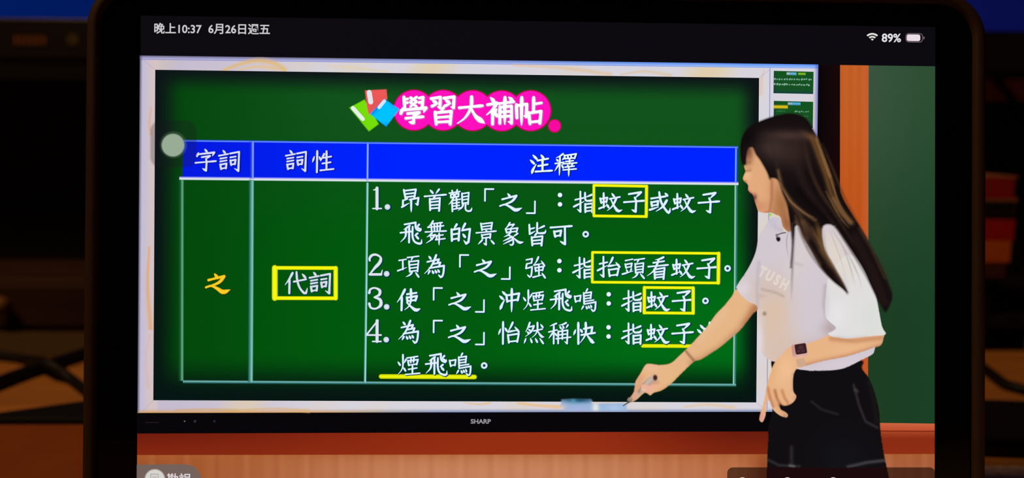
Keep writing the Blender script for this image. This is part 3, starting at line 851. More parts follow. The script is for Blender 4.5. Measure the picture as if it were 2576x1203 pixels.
pb = PB()
BQ = [(391.2, 176), (1909, 196.5), (1902, 1012.5), (386.3, 1007)]
def board(u, v):
    x, y = u * 1516, v * 830
    d = min(x, 1516 - x)
    e = sstep(0, 78, x) * sstep(0, 60, 1516 - x)
    e *= sstep(-6, 62, y) * (1 - sstep(830 - 120, 830 - 8, y))
    g = mix((18, 82, 28), (2, 88, 14), sstep(.1, .55, v))
    g = mix(g, (0, 106, 22), sstep(.4, .9, u) * sstep(.45, .7, v) * (1 - sstep(.85, 1, v)))
    g = mix(g, (4, 70, 12), (1 - sstep(.0, .35, u)) * .85)
    edge = mix((14, 20, 24), (6, 22, 18), v)
    return mix(edge, g, e)
quad(pb, BQ, 4, board, 120, 70)
pb.build('green_board', 'green lesson board in the video')
pb = PB()
fillpoly(pb, [(1411, 1003), (1440, 1001), (1491, 1002), (1492, 1012), (1570, 1011), (1580, 1020), (1578, 1037), (1420, 1036), (1406, 1022)], dabs((150, 180, 216), (1455, 1006, 42, 7, 0, (14, 66, 96), .9), (1442, 1007, 7, 7, 0, (90, 165, 190), .8),
         (1498, 1026, 9, 16, 0, (240, 238, 232), .95), (1455, 1030, 30, 8, 0, (170, 180, 226), .7), (1545, 1025, 28, 9, 0, (176, 200, 232), .8), (1415, 1024, 10, 8, 0, (216, 196, 190), .7)), 4.5, soft=6, step=4)
pb.build('eraser_picture', 'blurred pale blue eraser on the board tray in the video')

# ---- thumbnails on the right of the board
def tick_row(pb, x0, x1, y, h, col, n, layer, slope):
    for k in range(n):
        x = x0 + (x1 - x0) * (k + .15 * rnd.rand()) / n
        yy = y + slope * (x - x0)
        w_ = (x1 - x0) / n * (.35 + .5 * rnd.rand())
        ribbon(pb, [(x, yy + h * (.3 * rnd.rand())), (x + w_, yy - h * .4 * rnd.rand())], h * (.5 + .5 * rnd.rand()), col, layer, soft=True, alpha=.9)
for (q, kind) in (([(1946, 178.5), (2046, 181), (2045, 237), (1945, 235)], 0), ([(1946, 254), (2045, 256.5), (2043, 318), (1945, 330)], 1)):
    pb = PB()
    quad(pb, [q[0], q[1], (q[1][0] - 1, q[1][1] + 66 if kind else q[2][1]), (q[3][0], q[3][1])], 4.2,
         lambda u, v: mix(mix((20, 84, 32), (24, 78, 36), v), (16, 60, 70), sstep(.85, 1, v) * .8 + (1 - sstep(0, .1, u)) * .5), 10, 8)
    if kind == 0:
        ribbon(pb, [(1978, 185.5), (1985, 185.5)], 9, (190, 205, 196), 4.6, soft=True)
        ribbon(pb, [(1984, 185.5), (2003, 186)], 10, (110, 190, 230), 4.6, soft=True)
        ribbon(pb, [(2007, 186), (2026, 186.5)], 8, (140, 200, 40), 4.6, soft=True)
        tick_row(pb, 1946, 2045, 199.5, 7, (150, 205, 180), 16, 4.6, .012)
        tick_row(pb, 1946, 2038, 213, 7, (160, 210, 185), 15, 4.6, .012)
    else:
        ribbon(pb, [(1981, 261), (1992, 261)], 9, (170, 195, 210), 4.6, soft=True)
        ribbon(pb, [(1990, 261), (2013, 261.5)], 10, (90, 185, 240), 4.6, soft=True)
        ribbon(pb, [(1945, 269), (1981, 269.5)], 11, (236, 206, 20), 4.6, soft=True)
        tick_row(pb, 1952, 1976, 280, 5, (60, 130, 70), 5, 4.6, .01)
        tick_row(pb, 1998, 2036, 281.5, 6, (130, 190, 150), 7, 4.6, .01)
        tick_row(pb, 2018, 2034, 293, 4, (90, 150, 90), 3, 4.6, .01)
    pb.build('slide_thumbnail', 'small green slide thumbnail with a yellow bar beside the board' if kind else 'small green slide thumbnail above the other, beside the board')

# ---- table on the board
pb = PB()
quad(pb, [(462, 353), (1856, 370), (1855, 460), (460.5, 450)], 5, lambda u, v: mix((4, 26, 226), (0, 36, 255), sstep(0, .4, u)), 24, 2)
pb.build('table_header', 'bright blue header row of the table on the board')
pb = PB()
def soft_line(P, w0, w1, cols, layer=5.4):
    """line whose side of lower offset fades: quads across"""
    P = np.asarray(P, float)
    for a, b in zip(P[:-1], P[1:]):
        T = (b - a) / np.linalg.norm(b - a); N = np.array([-T[1], T[0]])
        k = len(cols)
        offs = np.linspace(-w0, w1, k)
        V = [a + N * o for o in offs] + [b + N * o for o in offs]
        C_ = list(cols) + list(cols)
        pb.add(V, C_, [(i, i + 1, k + i + 1, k + i) for i in range(k - 1)], layer)
LT = (150, 214, 208, 1); TE = (40, 124, 100, .95)
# verticals: drawn top to bottom, so the normal points to the left of the picture
soft_line([(462.5, 452), (462, 958)], 1.2, 16, [(120, 200, 160, 0), (100, 180, 140, .9), (40, 110, 60, .55), (20, 80, 40, .25), (10, 60, 20, 0)])
soft_line([(637, 452), (636, 700), (634.5, 962)], 3, 11, [(130, 210, 205, 0), (134, 200, 196, 1), (90, 160, 150, .95), (44, 120, 104, .9), (36, 100, 80, 0)])
soft_line([(925, 460), (922.5, 700), (919, 963)], 3, 4.5, [(120, 210, 200, 0), (160, 226, 224, 1), (150, 210, 210, 1), (80, 160, 150, .8), (40, 110, 90, 0)])
soft_line([(1850.5, 466), (1849, 700), (1846, 967)], 5.5, 4, [(30, 90, 80, 0), (48, 128, 118, .95), (50, 130, 124, 1), (180, 226, 214, 1), (120, 190, 160, 0)])
# inside the header
soft_line([(638, 356), (637.5, 450)], 2.4, 10, [(120, 150, 255, 0), (150, 176, 255, 1), (70, 100, 250, .7), (30, 60, 245, .4), (10, 40, 240, 0)])
soft_line([(926, 359), (925, 455)], 2.4, 4, [(130, 170, 255, 0), (170, 200, 255, 1), (130, 165, 255, .8), (30, 70, 250, 0)])
soft_line([(1851, 371), (1850, 458)], 4, 3, [(40, 90, 230, 0), (60, 110, 240, .9), (150, 190, 255, 1), (60, 100, 255, 0)])
# header upper edge, header lower edge, foot
soft_line([(462, 354.5), (1856, 371)], 3.5, 3, [(20, 60, 190, 0), (70, 110, 255, .9), (110, 150, 255, 1), (10, 40, 240, 0)])
soft_line([(452, 449.5), (1857, 463)], 6, 4.5, [(60, 90, 250, 0), (150, 160, 246, .95), (226, 214, 230, 1), (216, 244, 236, 1), (30, 110, 80, 0)])
soft_line([(461, 958.5), (1851, 967)], 2.5, 7, [(120, 200, 190, 0), (116, 184, 180, 1), (52, 120, 118, .8), (30, 80, 80, 0)])
pb.build('table_lines', 'pale glowing lines of the table on the board')

# ---- title: pink cloud, books icon, lettering
pb = PB()
lob = [(1041.4, 277.7), (1114.8, 278), (1189, 278.6), (1262, 279.4), (1335, 279)]
for x, y in lob: disc(pb, x, y, 52.6, (168, 16, 70), 5.2, n=48)
disc(pb, 1395, 317.5, 17.3, (176, 16, 70), 5.2)
for x, y in lob: disc(pb, x, y, 49.8, (255, 16, 188), 5.6, n=48)
quad(pb, [(1041, 246), (1335, 246), (1335, 310), (1041, 310)], 5.6, (255, 16, 188))
disc(pb, 1395, 317, 14.8, (246, 10, 160), 5.6)
pb.build('title_cloud', 'bright pink scalloped cloud behind the board title')
pb = PB()
fillpoly(pb, [(877, 271), (918, 249), (955, 313), (928, 333)], dabs((118, 222, 10), (892, 300, 14, 40, -35, (90, 190, 20), .5)), 5.3, soft=3, step=5)
ribbon(pb, np.linspace((888, 272), (913, 300), 6), 10, (232, 240, 236), 5.5)
fillpoly(pb, [(917, 227), (973.5, 224), (976, 250), (962, 262), (928, 293), (922, 270)], dabs((236, 88, 88), (950, 270, 20, 20, 0, (220, 84, 84), .5)), 5.6, soft=2.5, step=5)
ribbon(pb, np.linspace((929, 233), (933, 257), 6), 12.5, (228, 228, 236), 5.75)
fillpoly(pb, [(968, 248), (1007, 275), (972, 321), (929, 287)], dabs((0, 194, 255), (950, 268, 34, 6, -52, (20, 110, 235), .8), (972, 318, 20, 8, 0, (0, 130, 240), .6), (990, 262, 26, 5, 35, (30, 120, 240), .7)), 5.9, soft=2.5, step=4)
ribbon(pb, np.linspace((967, 255), (954, 271), 5), 8.5, (206, 232, 255), 6.1)
pb.build('books_icon', 'red, green and blue books icon beside the title')
def write(chars, size, name, label, cols, wid=None, sh=(1.6, 1.2), layer=6.2, core=.52, shw=1.35):
    """a line of brush characters: shade beneath, body, bright core"""
    pb = PB()
    body, shade, cr = cols
    for ch, x, y, rot in chars:
        n = KAI[ch].count(';') + 1
        wd = wid or (10.4 if n <= 8 else 9.2 if n <= 11 else 8.0)
        if ch in '「」': wd = 9.4
        if shade: glyph(pb, ch, x + sh[0], y + sh[1], size, wd * shw, shade, layer, rot)
        glyph(pb, ch, x, y, size, wd, body, layer + .3, rot)
        if cr: glyph(pb, ch, x, y, size, wd * core, cr, layer + .6, rot)
    return pb, name, label
WHT = ((188, 228, 246), (2, 50, 72), (238, 242, 250))
def finish(t): return t[0].build(t[1], t[2])
tc_ = [('學', 1040, 277, .01), ('習', 1115, 278, .01), ('大', 1185, 278.5, .01), ('補', 1258, 279.5, .01), ('帖', 1330, 280, .01)]
finish(write(tc_, 73, 'title_lettering', 'white brush lettering of the board title', ((255, 255, 255), (196, 120, 200), None), wid=11.8, sh=(1.0, 1.0), shw=1.3))
HDR = ((182, 202, 252), (2, 12, 150), (232, 226, 248))
finish(write([('字', 518, 404, .02), ('詞', 578, 406, .02)], 60, 'header_lettering', 'white header lettering of the first table column', HDR, wid=9.6))
finish(write([('詞', 746, 406, .02), ('性', 812, 407, .02)], 60, 'header_lettering', 'white header lettering of the second table column', HDR, wid=9.6))
finish(write([('注', 1361, 414, .01), ('釋', 1423, 414.5, .01)], 59, 'header_lettering', 'white header lettering of the third table column', ((206, 244, 255), (0, 20, 120), (246, 248, 252))))
finish(write([('代', 746, 712, .02), ('詞', 806, 713, .02)], 61, 'cell_lettering', 'white lettering inside the yellow box of the second column', ((192, 212, 224), (2, 62, 70), (226, 222, 234)), wid=10))
finish(write([('之', 548, 710, .02)], 68, 'cell_lettering', 'single golden yellow character in the first column', ((238, 186, 22), (20, 60, 10), (250, 206, 40)), wid=12))
def line_of(spec, y0, y1):
    xs = [x for _, x in spec]
    return [(ch, x, y0 + (y1 - y0) * (x - xs[0]) / max(1, xs[-1] - xs[0]), .009) for ch, x in spec]
def text_row(name_label, spec, y0, y1, num=None, dots=(), rings=()):
    t = write(line_of(spec, y0, y1), 62, 'text_line', name_label, WHT)
    pb = t[0]
    def num_strokes(d, ox, oy):
        k = .62
        tr = lambda P: np.array([(ox + (a - 50) * k, oy + (b - 50) * k) for a, b in P])
        out = []
        if d == '1':
            out = [([(48, 8), (48, 92)], [8, 8]), ([(31, 91), (66, 91)], [3.6, 3.6]), ([(48, 10), (40, 15), (33, 16)], [5, 4, 2])]
        if d == '2':
            out = [(catmull([(22, 32), (21, 24), (30, 11), (48, 8), (66, 20), (62, 40), (42, 62), (22, 87)], False, 6), [5, 7, 6, 5, 8.5, 8.5, 5.5, 4]), ([(22, 88), (68, 88)], [6.5, 6.5]), ([(68, 88), (73, 70)], [5, 2])]
        if d == '3':
            out = [(catmull([(20, 28), (24, 14), (42, 8), (62, 18), (60, 36), (40, 46)], False, 6), [7, 5, 4.5, 8, 7, 4]), (catmull([(40, 46), (64, 56), (66, 78), (46, 92), (26, 88), (20, 72)], False, 6), [4, 7.5, 9, 5, 5, 7])]
        if d == '4':
            out = [([(62, 6), (16, 64)], [4, 4.5]), ([(16, 66), (74, 66)], [4.5, 4.5]), ([(58, 8), (58, 92)], [8, 8]), ([(40, 92), (74, 92)], [4, 4])]
        return [(tr(P), np.interp(np.linspace(0, 1, len(P)), np.linspace(0, 1, len(w_)), w_)) for P, w_ in out]
    if num:
        d, ox, oy, dx, dy = num
        for lay, col, sw, off in ((6.2, WHT[1], 1.25, 1.5), (6.5, (196, 216, 226), 1.0, 0), (6.8, (234, 230, 238), .5, 0)):
            for P, w_ in num_strokes(d, ox + off, oy + off * .6): ribbon(pb, P, w_ * sw, col, lay)
            disc(pb, dx + off, dy + off * .6, 7.2 * (sw if sw > .6 else .55), col, lay, n=18)
    for x, y in dots:
        disc(pb, x + 1.4, y + 1, 7.0, WHT[1], 6.2, n=18)
        disc(pb, x, y, 5.8, (214, 238, 248), 6.5, n=18); disc(pb, x, y, 3.4, (248, 248, 252), 6.8, n=18)
    for x, y in rings:
        ringdisc(pb, x + 1.4, y + 1, 2, 9.6, WHT[1], 6.2)
        ringdisc(pb, x, y, 3.4, 8.4, (190, 224, 238), 6.5); ringdisc(pb, x, y, 4.6, 7.0, (228, 238, 246), 6.8)
        disc(pb, x, y, 3.3, (10, 60, 70), 6.9, n=14)
    finish(t)
text_row('first white line of brush text on the board', list(zip('昂首觀「之」指蚊子或蚊子', (1032, 1095, 1157, 1220, 1284, 1345, 1470, 1536, 1595, 1660, 1721, 1782))), 504, 511, ('1', 950, 499.5, 975, 521), [(1408.5, 491), (1408.5, 514.5)])
text_row('white line of brush text that ends in a small ring', list(zip('飛舞的景象皆可', (1032, 1095, 1157, 1223, 1289, 1351, 1412))), 588, 591, None, (), [(1473, 589.5)])
text_row('white line of brush text numbered two on the board', list(zip('項為「之」強指抬頭看蚊子', (1027, 1093, 1157, 1220, 1282, 1346, 1468, 1531, 1594, 1654, 1719, 1779))), 670.5, 676, ('2', 948, 667, 973, 689), [(1407, 657), (1407, 680)], [(1829.5, 675.5)])
text_row('white line of brush text numbered three on the board', list(zip('使「之」沖煙飛鳴指蚊子', (1028, 1091, 1156, 1217, 1281, 1343, 1409, 1471, 1591, 1656, 1717))), 754, 758, ('3', 948, 750.5, 973, 772), [(1531, 740.5), (1531, 763.5)], [(1774, 757)])
text_row('white line of brush text numbered four on the board', list(zip('為「之」怡然稱快指蚊子沖', (1028, 1091, 1155, 1217, 1279, 1343, 1406.5, 1468.5, 1591, 1655, 1716, 1778))), 836, 840, ('4', 944, 833, 972, 854.5), [(1530.5, 823.5), (1530.5, 846.5)])
text_row('short last white line of brush text, underlined in yellow', list(zip('煙飛鳴', (1028, 1095.5, 1157))), 918, 918, None, (), [(1218, 919.5)])

# ---- yellow marks
def ybox(q, wd, label, wl=None, wr=None):
    pb = PB()
    q = [np.array(a, float) for a in q]
    for lay, col, k in ((6.92, (120, 150, 10), 1.2), (6.95, (236, 234, 12), 1.0), (6.98, (246, 252, 20), .4)):
        for (a, b, w_) in ((q[0], q[1], wd), (q[3], q[2], wd), (q[0], q[3], wl or wd), (q[1], q[2], wr or wd)):
            ribbon(pb, np.linspace(a, b, 6), w_ * k, col, lay)
    pb.build('yellow_box', label)
ybox([(1493.5, 466.5), (1626, 469), (1625, 545), (1493.5, 543.5)], 6.4, 'yellow box drawn in the first text line', None, 7.5)
ybox([(1490, 635), (1807, 637.7), (1806, 712), (1489.5, 710)], 6.2, 'long yellow box drawn in the line numbered two', None, 8.5)
ybox([(1620.5, 723.4), (1743, 724.3), (1743, 788), (1620, 787)], 6.6, 'yellow box drawn in the line numbered three', 8, 8)
ybox([(692, 674), (845, 674.5), (845, 750.5), (692, 750)], 8.5, 'yellow box drawn in the second table column', 13, 10)
for a, b, wd, lb in (((959, 947), (1194, 948.3), 10.5, 'yellow line under the short last text line'), ((1616, 870), (1742, 870.8), 8.6, 'yellow line under the text numbered four')):
    pb = PB()
    for lay, col, k in ((6.05, (110, 140, 8), 1.2), (6.1, (216, 222, 10), 1.0), (6.15, (236, 244, 16), .45)):
        ribbon(pb, np.linspace(a, b, 6), wd * k, col, lay)
    pb.build('yellow_underline', lb)

# ================================================================== THE PERSON IN THE VIDEO (a flat picture)
SK, SK2, SKD, SKP = (230, 182, 134), (214, 158, 112), (160, 98, 66), (232, 176, 150)
# skirt
pb = PB()
skirt = [(1940, 905), (2000, 925), (2075, 930), (2166, 905), (2169.5, 927), (2185, 949), (2200, 985), (2212, 1036), (2215, 1081), (2224, 1142), (2237, 1203), (2246, VB), (1922, VB), (1925, 1203), (1929, 1112), (1931, 1069), (1940, 1033), (1945, 960)]
fillpoly(pb, skirt, dabs((17, 14, 17), (2120, 1160, 60, 60, 0, (19, 20, 26), .8), ('l', [(2146, 968), (2160, 1020), (2176, 1060), (2206, 1076)], 3.2, (54, 50, 54), .8), ('l', [(2150, 980), (2155, 984)], 4, (80, 70, 66), .6),
         ('l', [(2040, 1010), (2066, 1030), (2106, 1042)], 3, (46, 43, 46), .7), ('l', [(1930, 1156), (1958, 1170), (1990, 1172), (2010, 1173)], 3.2, (56, 52, 54), .8), ('l', [(1990, 1125), (1990, 1170)], 5, (50, 46, 48), .7), ('l', [(1986, 1171), (1996, 1173)], 3.5, (110, 104, 104), .8),
         ('l', [(2132, 1174), (2180, 1163), (2224, 1158)], 4, (78, 74, 78), .8), ('l', [(2185, 960), (2196, 1000), (2204, 1060)], 6, (30, 26, 26), .6)), 7, soft=3, step=3.2, smooth=True)
pb.build('skirt_picture', 'black skirt of the woman in the video')
# far arm reaching down to the tray
pb = PB()
arm = [(1905, 765), (1855, 727), (1838, 746), (1820, 768), (1799, 790), (1773, 825), (1734, 868), (1708, 893), (1686, 912), (1660, 916.5), (1634, 913.5), (1622, 917), (1609, 939), (1597, 959), (1592, 986), (1581, 1002), (1580, 1011), (1587, 1013.5), (1602, 1006), (1615, 994), (1624, 989), (1635, 996), (1645, 989), (1665, 983), (1689, 966), (1717, 938), (1746, 911), (1764, 905), (1808, 877), (1842, 849), (1866, 827), (1893, 792), (1906, 780)]
fillpoly(pb, arm, dabs(SK, ('l', [(1905, 785), (1866, 830), (1812, 880), (1766, 908), (1745, 915)], 13, (196, 138, 98), .9), ('l', [(1900, 775), (1880, 815)], 14, (170, 106, 66), .7), ('l', [(1760, 850), (1820, 785)], 12, (232, 190, 150), .6), (1640, 925, 26, 10, 0, (238, 188, 160), .6),
         ('l', [(1612, 950), (1600, 985), (1590, 1002)], 8, (222, 160, 126), .8), ('l', [(1725, 884), (1736, 897), (1747, 909)], 3.0, (150, 98, 78), .9), ('l', [(1719, 940), (1690, 968), (1662, 985)], 7, (216, 156, 104), .7), ('l', [(1614, 972), (1628, 966), (1655, 962)], 4, (196, 136, 110), .6), (1640, 975, 16, 8, -20, (240, 176, 156), .7), (1686, 950, 18, 10, -40, (232, 186, 130), .6)),
         7.4, soft=3.5, step=4, smooth=True)
pb.build('arm_picture', 'outstretched arm of the woman holding a pen in the video')
pb = PB()
fillpoly(pb, [(1643, 941), (1653, 946), (1654, 957), (1640, 966), (1626, 980), (1606, 998), (1598, 1004), (1594, 998), (1608, 975), (1622, 956)], dabs((186, 162, 146), ('l', [(1640, 948), (1620, 972), (1600, 998)], 5, (206, 184, 168), .8), ('l', [(1618, 955), (1606, 985)], 4, (150, 112, 90), .6)), 7.7, soft=2.5, step=3, smooth=True)
disc(pb, 1647.5, 950, 7.5, (72, 34, 28), 7.9, soft=4, ry=10)
ribbon(pb, catmull([(1578, 1003), (1586, 1006), (1592, 998)], False, 3), 13, (142, 132, 120), 7.8, soft=True)
ribbon(pb, np.linspace((1588, 1007), (1566, 1021), 5), [9, 8, 7, 5, 3], (16, 22, 28), 7.75, soft=True)
pb.build('pen_picture', 'grey pen with dark ends in the hand in the video')
pb = PB()
fillpoly(pb, [(1612, 967), (1626, 966), (1636, 972), (1640, 984), (1630, 990), (1622, 988), (1612, 982)], dabs((236, 176, 150), (1615, 984, 7, 6, 0, (226, 206, 180), .9), ('l', [(1622, 990), (1634, 996)], 4, (190, 130, 96), .7)), 8.0, soft=3, step=3, smooth=True)
fillpoly(pb, [(1594, 985), (1602, 982), (1605, 990), (1600, 1002), (1590, 1006), (1588, 998)], (222, 168, 142), 8.0, soft=3, step=3, smooth=True)
pb.build('fingers_picture', 'finger tips gripping the pen in the video')
# shirt
pb = PB()
shirt = [(1934, 550), (1919, 576), (1907, 594), (1898, 636), (1880, 675), (1853, 716), (1851, 726), (1865, 746), (1883, 761), (1902, 771), (1904, 800), (1904, 840), (1905, 884), (1913, 890), (1922, 899), (1940, 909), (1965, 915), (2000, 928), (2031, 932), (2073, 933.5), (2121, 927.5), (2163, 908), (2192, 893), (2199, 882), (2205, 850), (2215, 820), (2208, 767), (2196, 715), (2176, 660), (2146, 608), (2118, 574), (2060, 552), (1985, 580), (1972, 582), (1964, 552), (1952, 545)]
fillpoly(pb, shirt, dabs((210, 200, 208), ('l', [(1930, 750), (1940, 800), (1945, 850), (1955, 890)], 46, (219, 194, 180), .95), (1945, 800, 40, 90, 8, (218, 192, 172), .95), (1960, 870, 50, 40, 0, (216, 192, 176), .8), (1930, 720, 35, 30, 0, (210, 190, 184), .7), (2040, 880, 60, 26, -15, (198, 176, 176), .8), (2090, 826, 22, 20, 0, (176, 156, 156), .8),
         (1910, 860, 9, 60, 0, (226, 218, 228), .9), (1866, 728, 16, 20, 30, (224, 214, 218), .8), ('l', [(1905, 770), (1903, 720), (1908, 660)], 5, (186, 178, 186), .6), (2010, 650, 26, 60, 20, (216, 206, 206), .8), (2100, 640, 26, 60, -20, (226, 214, 200), .9), ('l', [(1938, 555), (1952, 575), (1968, 580)], 5, (186, 180, 192), .6),
         ('l', [(1916, 728), (1950, 736), (1970, 746)], 3, (170, 150, 140), .6), ('l', [(2000, 662), (2016, 668)], 4, (186, 176, 176), .5), (1922, 789, 4, 4, 0, (110, 86, 60), .9), (1914, 745, 10, 5, 0, (190, 168, 160), .5), (1945, 560, 20, 16, 0, (198, 192, 206), .7), ('l', [(2075, 720), (2072, 770), (2080, 800), (2096, 822)], 6, (184, 172, 176), .8), (2120, 915, 60, 14, -12, (216, 204, 216), .8)),
         8.2, soft=2.5, step=4.5, smooth=True)
pb.build('shirt_picture', 'white T-shirt of the woman in the video')
pb = PB()
for k, ch in enumerate('TUSH'):
    bez_text(pb, ch, 1917 + k * 18.5, 683 + k * 10.5, 36, (226, 214, 204), 8.5, bold=0.05, rot=math.radians(27), sx=.72)
pb.build('shirt_print', 'cream letters printed across the white T-shirt')
# collar microphone
pb = PB()
C_ = catmull([(1976, 585), (1962, 588), (1955, 592), (1952, 600), (1957, 606)], False, 3)
ribbon(pb, C_, 5, (34, 28, 36), 8.5, soft=True)
disc(pb, 1957, 602, 6.5, (24, 20, 30), 8.6, soft=3, ry=8)
disc(pb, 1953, 592, 5, (120, 116, 130), 8.55, soft=3)
pb.build('microphone_picture', 'small black clip microphone at the collar in the video')
# near forearm and hand
pb = PB()
fore = [(2221, 838), (2222, 850), (2215, 869), (2194, 877), (2133, 897), (2073, 909), (2031, 920), (2004, 929), (1996, 945), (1994.5, 967), (1996, 985), (2003, 996), (1998, 1009), (1984, 1020), (1968, 1022), (1962, 1019), (1963, 1028), (1976, 1036), (1982, 1043), (1978, 1051), (1962, 1047), (1944, 1033), (1935, 1016), (1930, 1008), (1927, 1035), (1924, 1050), (1917, 1063), (1908, 1057), (1911, 1036), (1919, 1008), (1926, 970), (1934, 942), (1946, 912), (1964, 891), (1990, 868), (2031, 862), (2079, 843), (2100, 836), (2180, 830)]
fillpoly(pb, fore, dabs((232, 180, 134), ('l', [(2215, 872), (2133, 899), (2073, 911), (2020, 924)], 9, (190, 128, 92), .8), ('l', [(2090, 852), (2150, 858), (2215, 850)], 7, (196, 132, 92), .7), (2140, 875, 50, 9, -12, (236, 186, 140), .6), (1975, 930, 22, 34, 10, (240, 192, 148), .8), ('l', [(1930, 975), (1936, 1000), (1944, 1022)], 4, (190, 122, 86), .8),
         ('l', [(1948, 982), (1953, 1002), (1962, 1018)], 4, (178, 108, 72), .85), ('l', [(1966, 982), (1972, 1000), (1980, 1012)], 4, (190, 124, 82), .7), ('l', [(1960, 1019), (1974, 1025), (1986, 1020)], 4, (130, 66, 40), .85), ('l', [(1948, 1006), (1956, 1030), (1974, 1042)], 5, (222, 166, 122), .7), (1914, 1048, 7, 12, 0, (226, 150, 142), .9), (1998, 1002, 7, 7, 0, (226, 156, 132), .8),
         ('l', [(1995, 940), (1993, 980)], 5, (216, 160, 132), .7), (1942, 940, 8, 30, 15, (232, 172, 120), .6), (1974, 1045, 8, 6, 0, (188, 140, 116), .7)),
         8.8, soft=3, step=3.2, smooth=True)
pb.build('hand_picture', 'near forearm and lowered hand of the woman in the video')
pb = PB()
def rot_rect(cx_, cy_, w_, h_, an, r):
    P = rrect(-w_ / 2, w_ / 2, -h_ / 2, h_ / 2, r, 4)
    c, s_ = math.cos(math.radians(an)), math.sin(math.radians(an))
    return [(cx_ + x * c - y * s_, cy_ + x * s_ + y * c) for x, y in P]
fillpoly(pb, rot_rect(2013, 911, 24, 20, -10, 4), (206, 168, 138), 9.0, soft=2, step=4)
fillpoly(pb, rot_rect(2010, 881, 41, 36, -9, 8), dabs((216, 164, 156), (1994, 880, 6, 20, 0, (196, 132, 128), .7), (2014, 897, 20, 5, -8, (226, 180, 172), .8)), 9.1, soft=2, step=4)
fillpoly(pb, rot_rect(2013, 877.5, 31, 28, -9, 5), dabs((52, 26, 34), (2013, 874, 8, 6, 0, (96, 62, 66), .7), (2007, 884, 4, 3, 0, (120, 80, 80), .6), (2019, 883, 4, 3, 0, (110, 70, 74), .6)), 9.2, soft=2, step=2.5)
pb.build('watch_picture', 'pink square watch on the near wrist in the video')
pb = PB()
slv = [(2074, 749), (2073, 780), (2075, 800), (2086, 812), (2100, 824), (2092, 832), (2080, 838), (2089, 847), (2110, 851), (2134, 853), (2179, 848), (2226, 842), (2218, 821), (2206, 767), (2190, 712), (2172, 668), (2130, 640), (2085, 690)]
fillpoly(pb, slv, dabs((224, 222, 222), (2120, 680, 40, 40, 0, (224, 214, 204), .7), (2190, 800, 30, 50, 0, (218, 222, 214), .8), (2105, 790, 26, 30, 0, (232, 230, 232), .8), ('l', [(2098, 848), (2134, 852), (2179, 848)], 4, (206, 196, 192), .7), (2076, 760, 8, 40, 0, (206, 198, 206), .6), ('l', [(2120, 690), (2130, 730)], 5, (210, 206, 206), .5)), 9.3, soft=2.5, step=5, smooth=True)
pb.build('sleeve_picture', 'near white sleeve of the woman in the video')
# face and neck
pb = PB()
face = [(1880, 350), (1874, 380), (1870, 405), (1869.5, 421), (1872.5, 431), (1869, 441), (1866.5, 448), (1868.5, 456), (1878, 464), (1880, 470), (1879.5, 478), (1884, 485), (1890, 489), (1893, 495), (1894.5, 502), (1898, 512), (1902, 524), (1906.5, 534), (1924, 537.5), (1936, 536), (1950, 542), (1961, 548), (1967, 572), (1985, 585), (1998, 560), (1985, 500), (1965, 430), (1930, 380)]
fillpoly(pb, face, dabs((226, 170, 124), (1878, 440, 10, 16, 0, (240, 190, 140), .8), (1910, 520, 22, 16, 0, (206, 140, 104), .8), (1915, 470, 22, 30, 0, (226, 170, 126), .5), ('l', [(1940, 455), (1940, 500), (1934, 535)], 4, (186, 112, 84), .8), (1965, 520, 22, 60, -10, (168, 110, 70), .95), (1950, 530, 10, 14, 0, (182, 122, 80), .8), (1978, 565, 10, 26, -15, (150, 90, 58), .8), ('l', [(1925, 535), (1945, 538)], 4, (170, 110, 76), .6),
         ('l', [(1873, 431), (1886, 429)], 3, (176, 118, 84), .75), (1882, 424, 9, 4, 0, (206, 150, 110), .5), ('l', [(1872, 412), (1884, 409)], 4, (150, 100, 74), .6), (1896, 498, 6, 9, 15, (96, 44, 40), .9), ('l', [(1881, 479), (1890, 487), (1896, 491)], 2.5, (206, 110, 100), .8), ('l', [(1899, 510), (1903, 508)], 3, (206, 120, 108), .7), ('l', [(1869, 455), (1876, 458)], 2.5, (176, 110, 76), .7), (1882, 382, 12, 26, 0, (128, 80, 58), .95), (1880, 405, 8, 10, 0, (176, 122, 88), .6)),
         9.5, soft=2.5, step=3, smooth=True)
pb.build('face_picture', 'side view of the face and neck of the woman in the video')
pb = PB()
fillpoly(pb, [(1931, 534), (1942, 537), (1940, 544), (1933, 549)], (150, 214, 60), 9.4, soft=3, step=3)  # light green patch beside the collar
pb.build('collar_patch', 'small bright green patch at the collar')
# hair
pb = PB()
hair = [(1861, 411), (1857.5, 375), (1861, 350), (1871, 328), (1891, 311), (1919, 298), (1947, 289), (1976, 283), (1998, 283.5), (2021, 291), (2036, 305), (2049, 328), (2064, 356), (2082, 401), (2104, 444), (2121, 494), (2140, 528), (2160, 560), (2180, 593), (2191, 614), (2214, 660), (2235, 708), (2246, 742), (2240, 768), (2225, 789),
        (2206, 761), (2188, 726), (2167, 681), (2143, 642), (2119, 606), (2098, 576), (2082, 568), (2070, 577), (2076, 624), (2102, 672), (2128, 719), (2143, 759), (2119, 733), (2089, 708), (2059, 675), (2035, 633), (2014, 597), (2003, 570),
        (2000, 600), (1994, 666), (1989, 720), (1989, 774), (1982, 720), (1983, 672), (1987, 615), (1983, 570), (1979, 540), (1974, 514), (1963, 486), (1954, 458), (1942, 452), (1933, 456), (1924, 434), (1908, 406), (1897, 391), (1889, 374), (1883, 380), (1880, 398), (1878, 417), (1868, 419)]
HB = (21, 14, 15)
hl = lambda pts, wd, c, s_: ('l', pts, wd, c, s_)
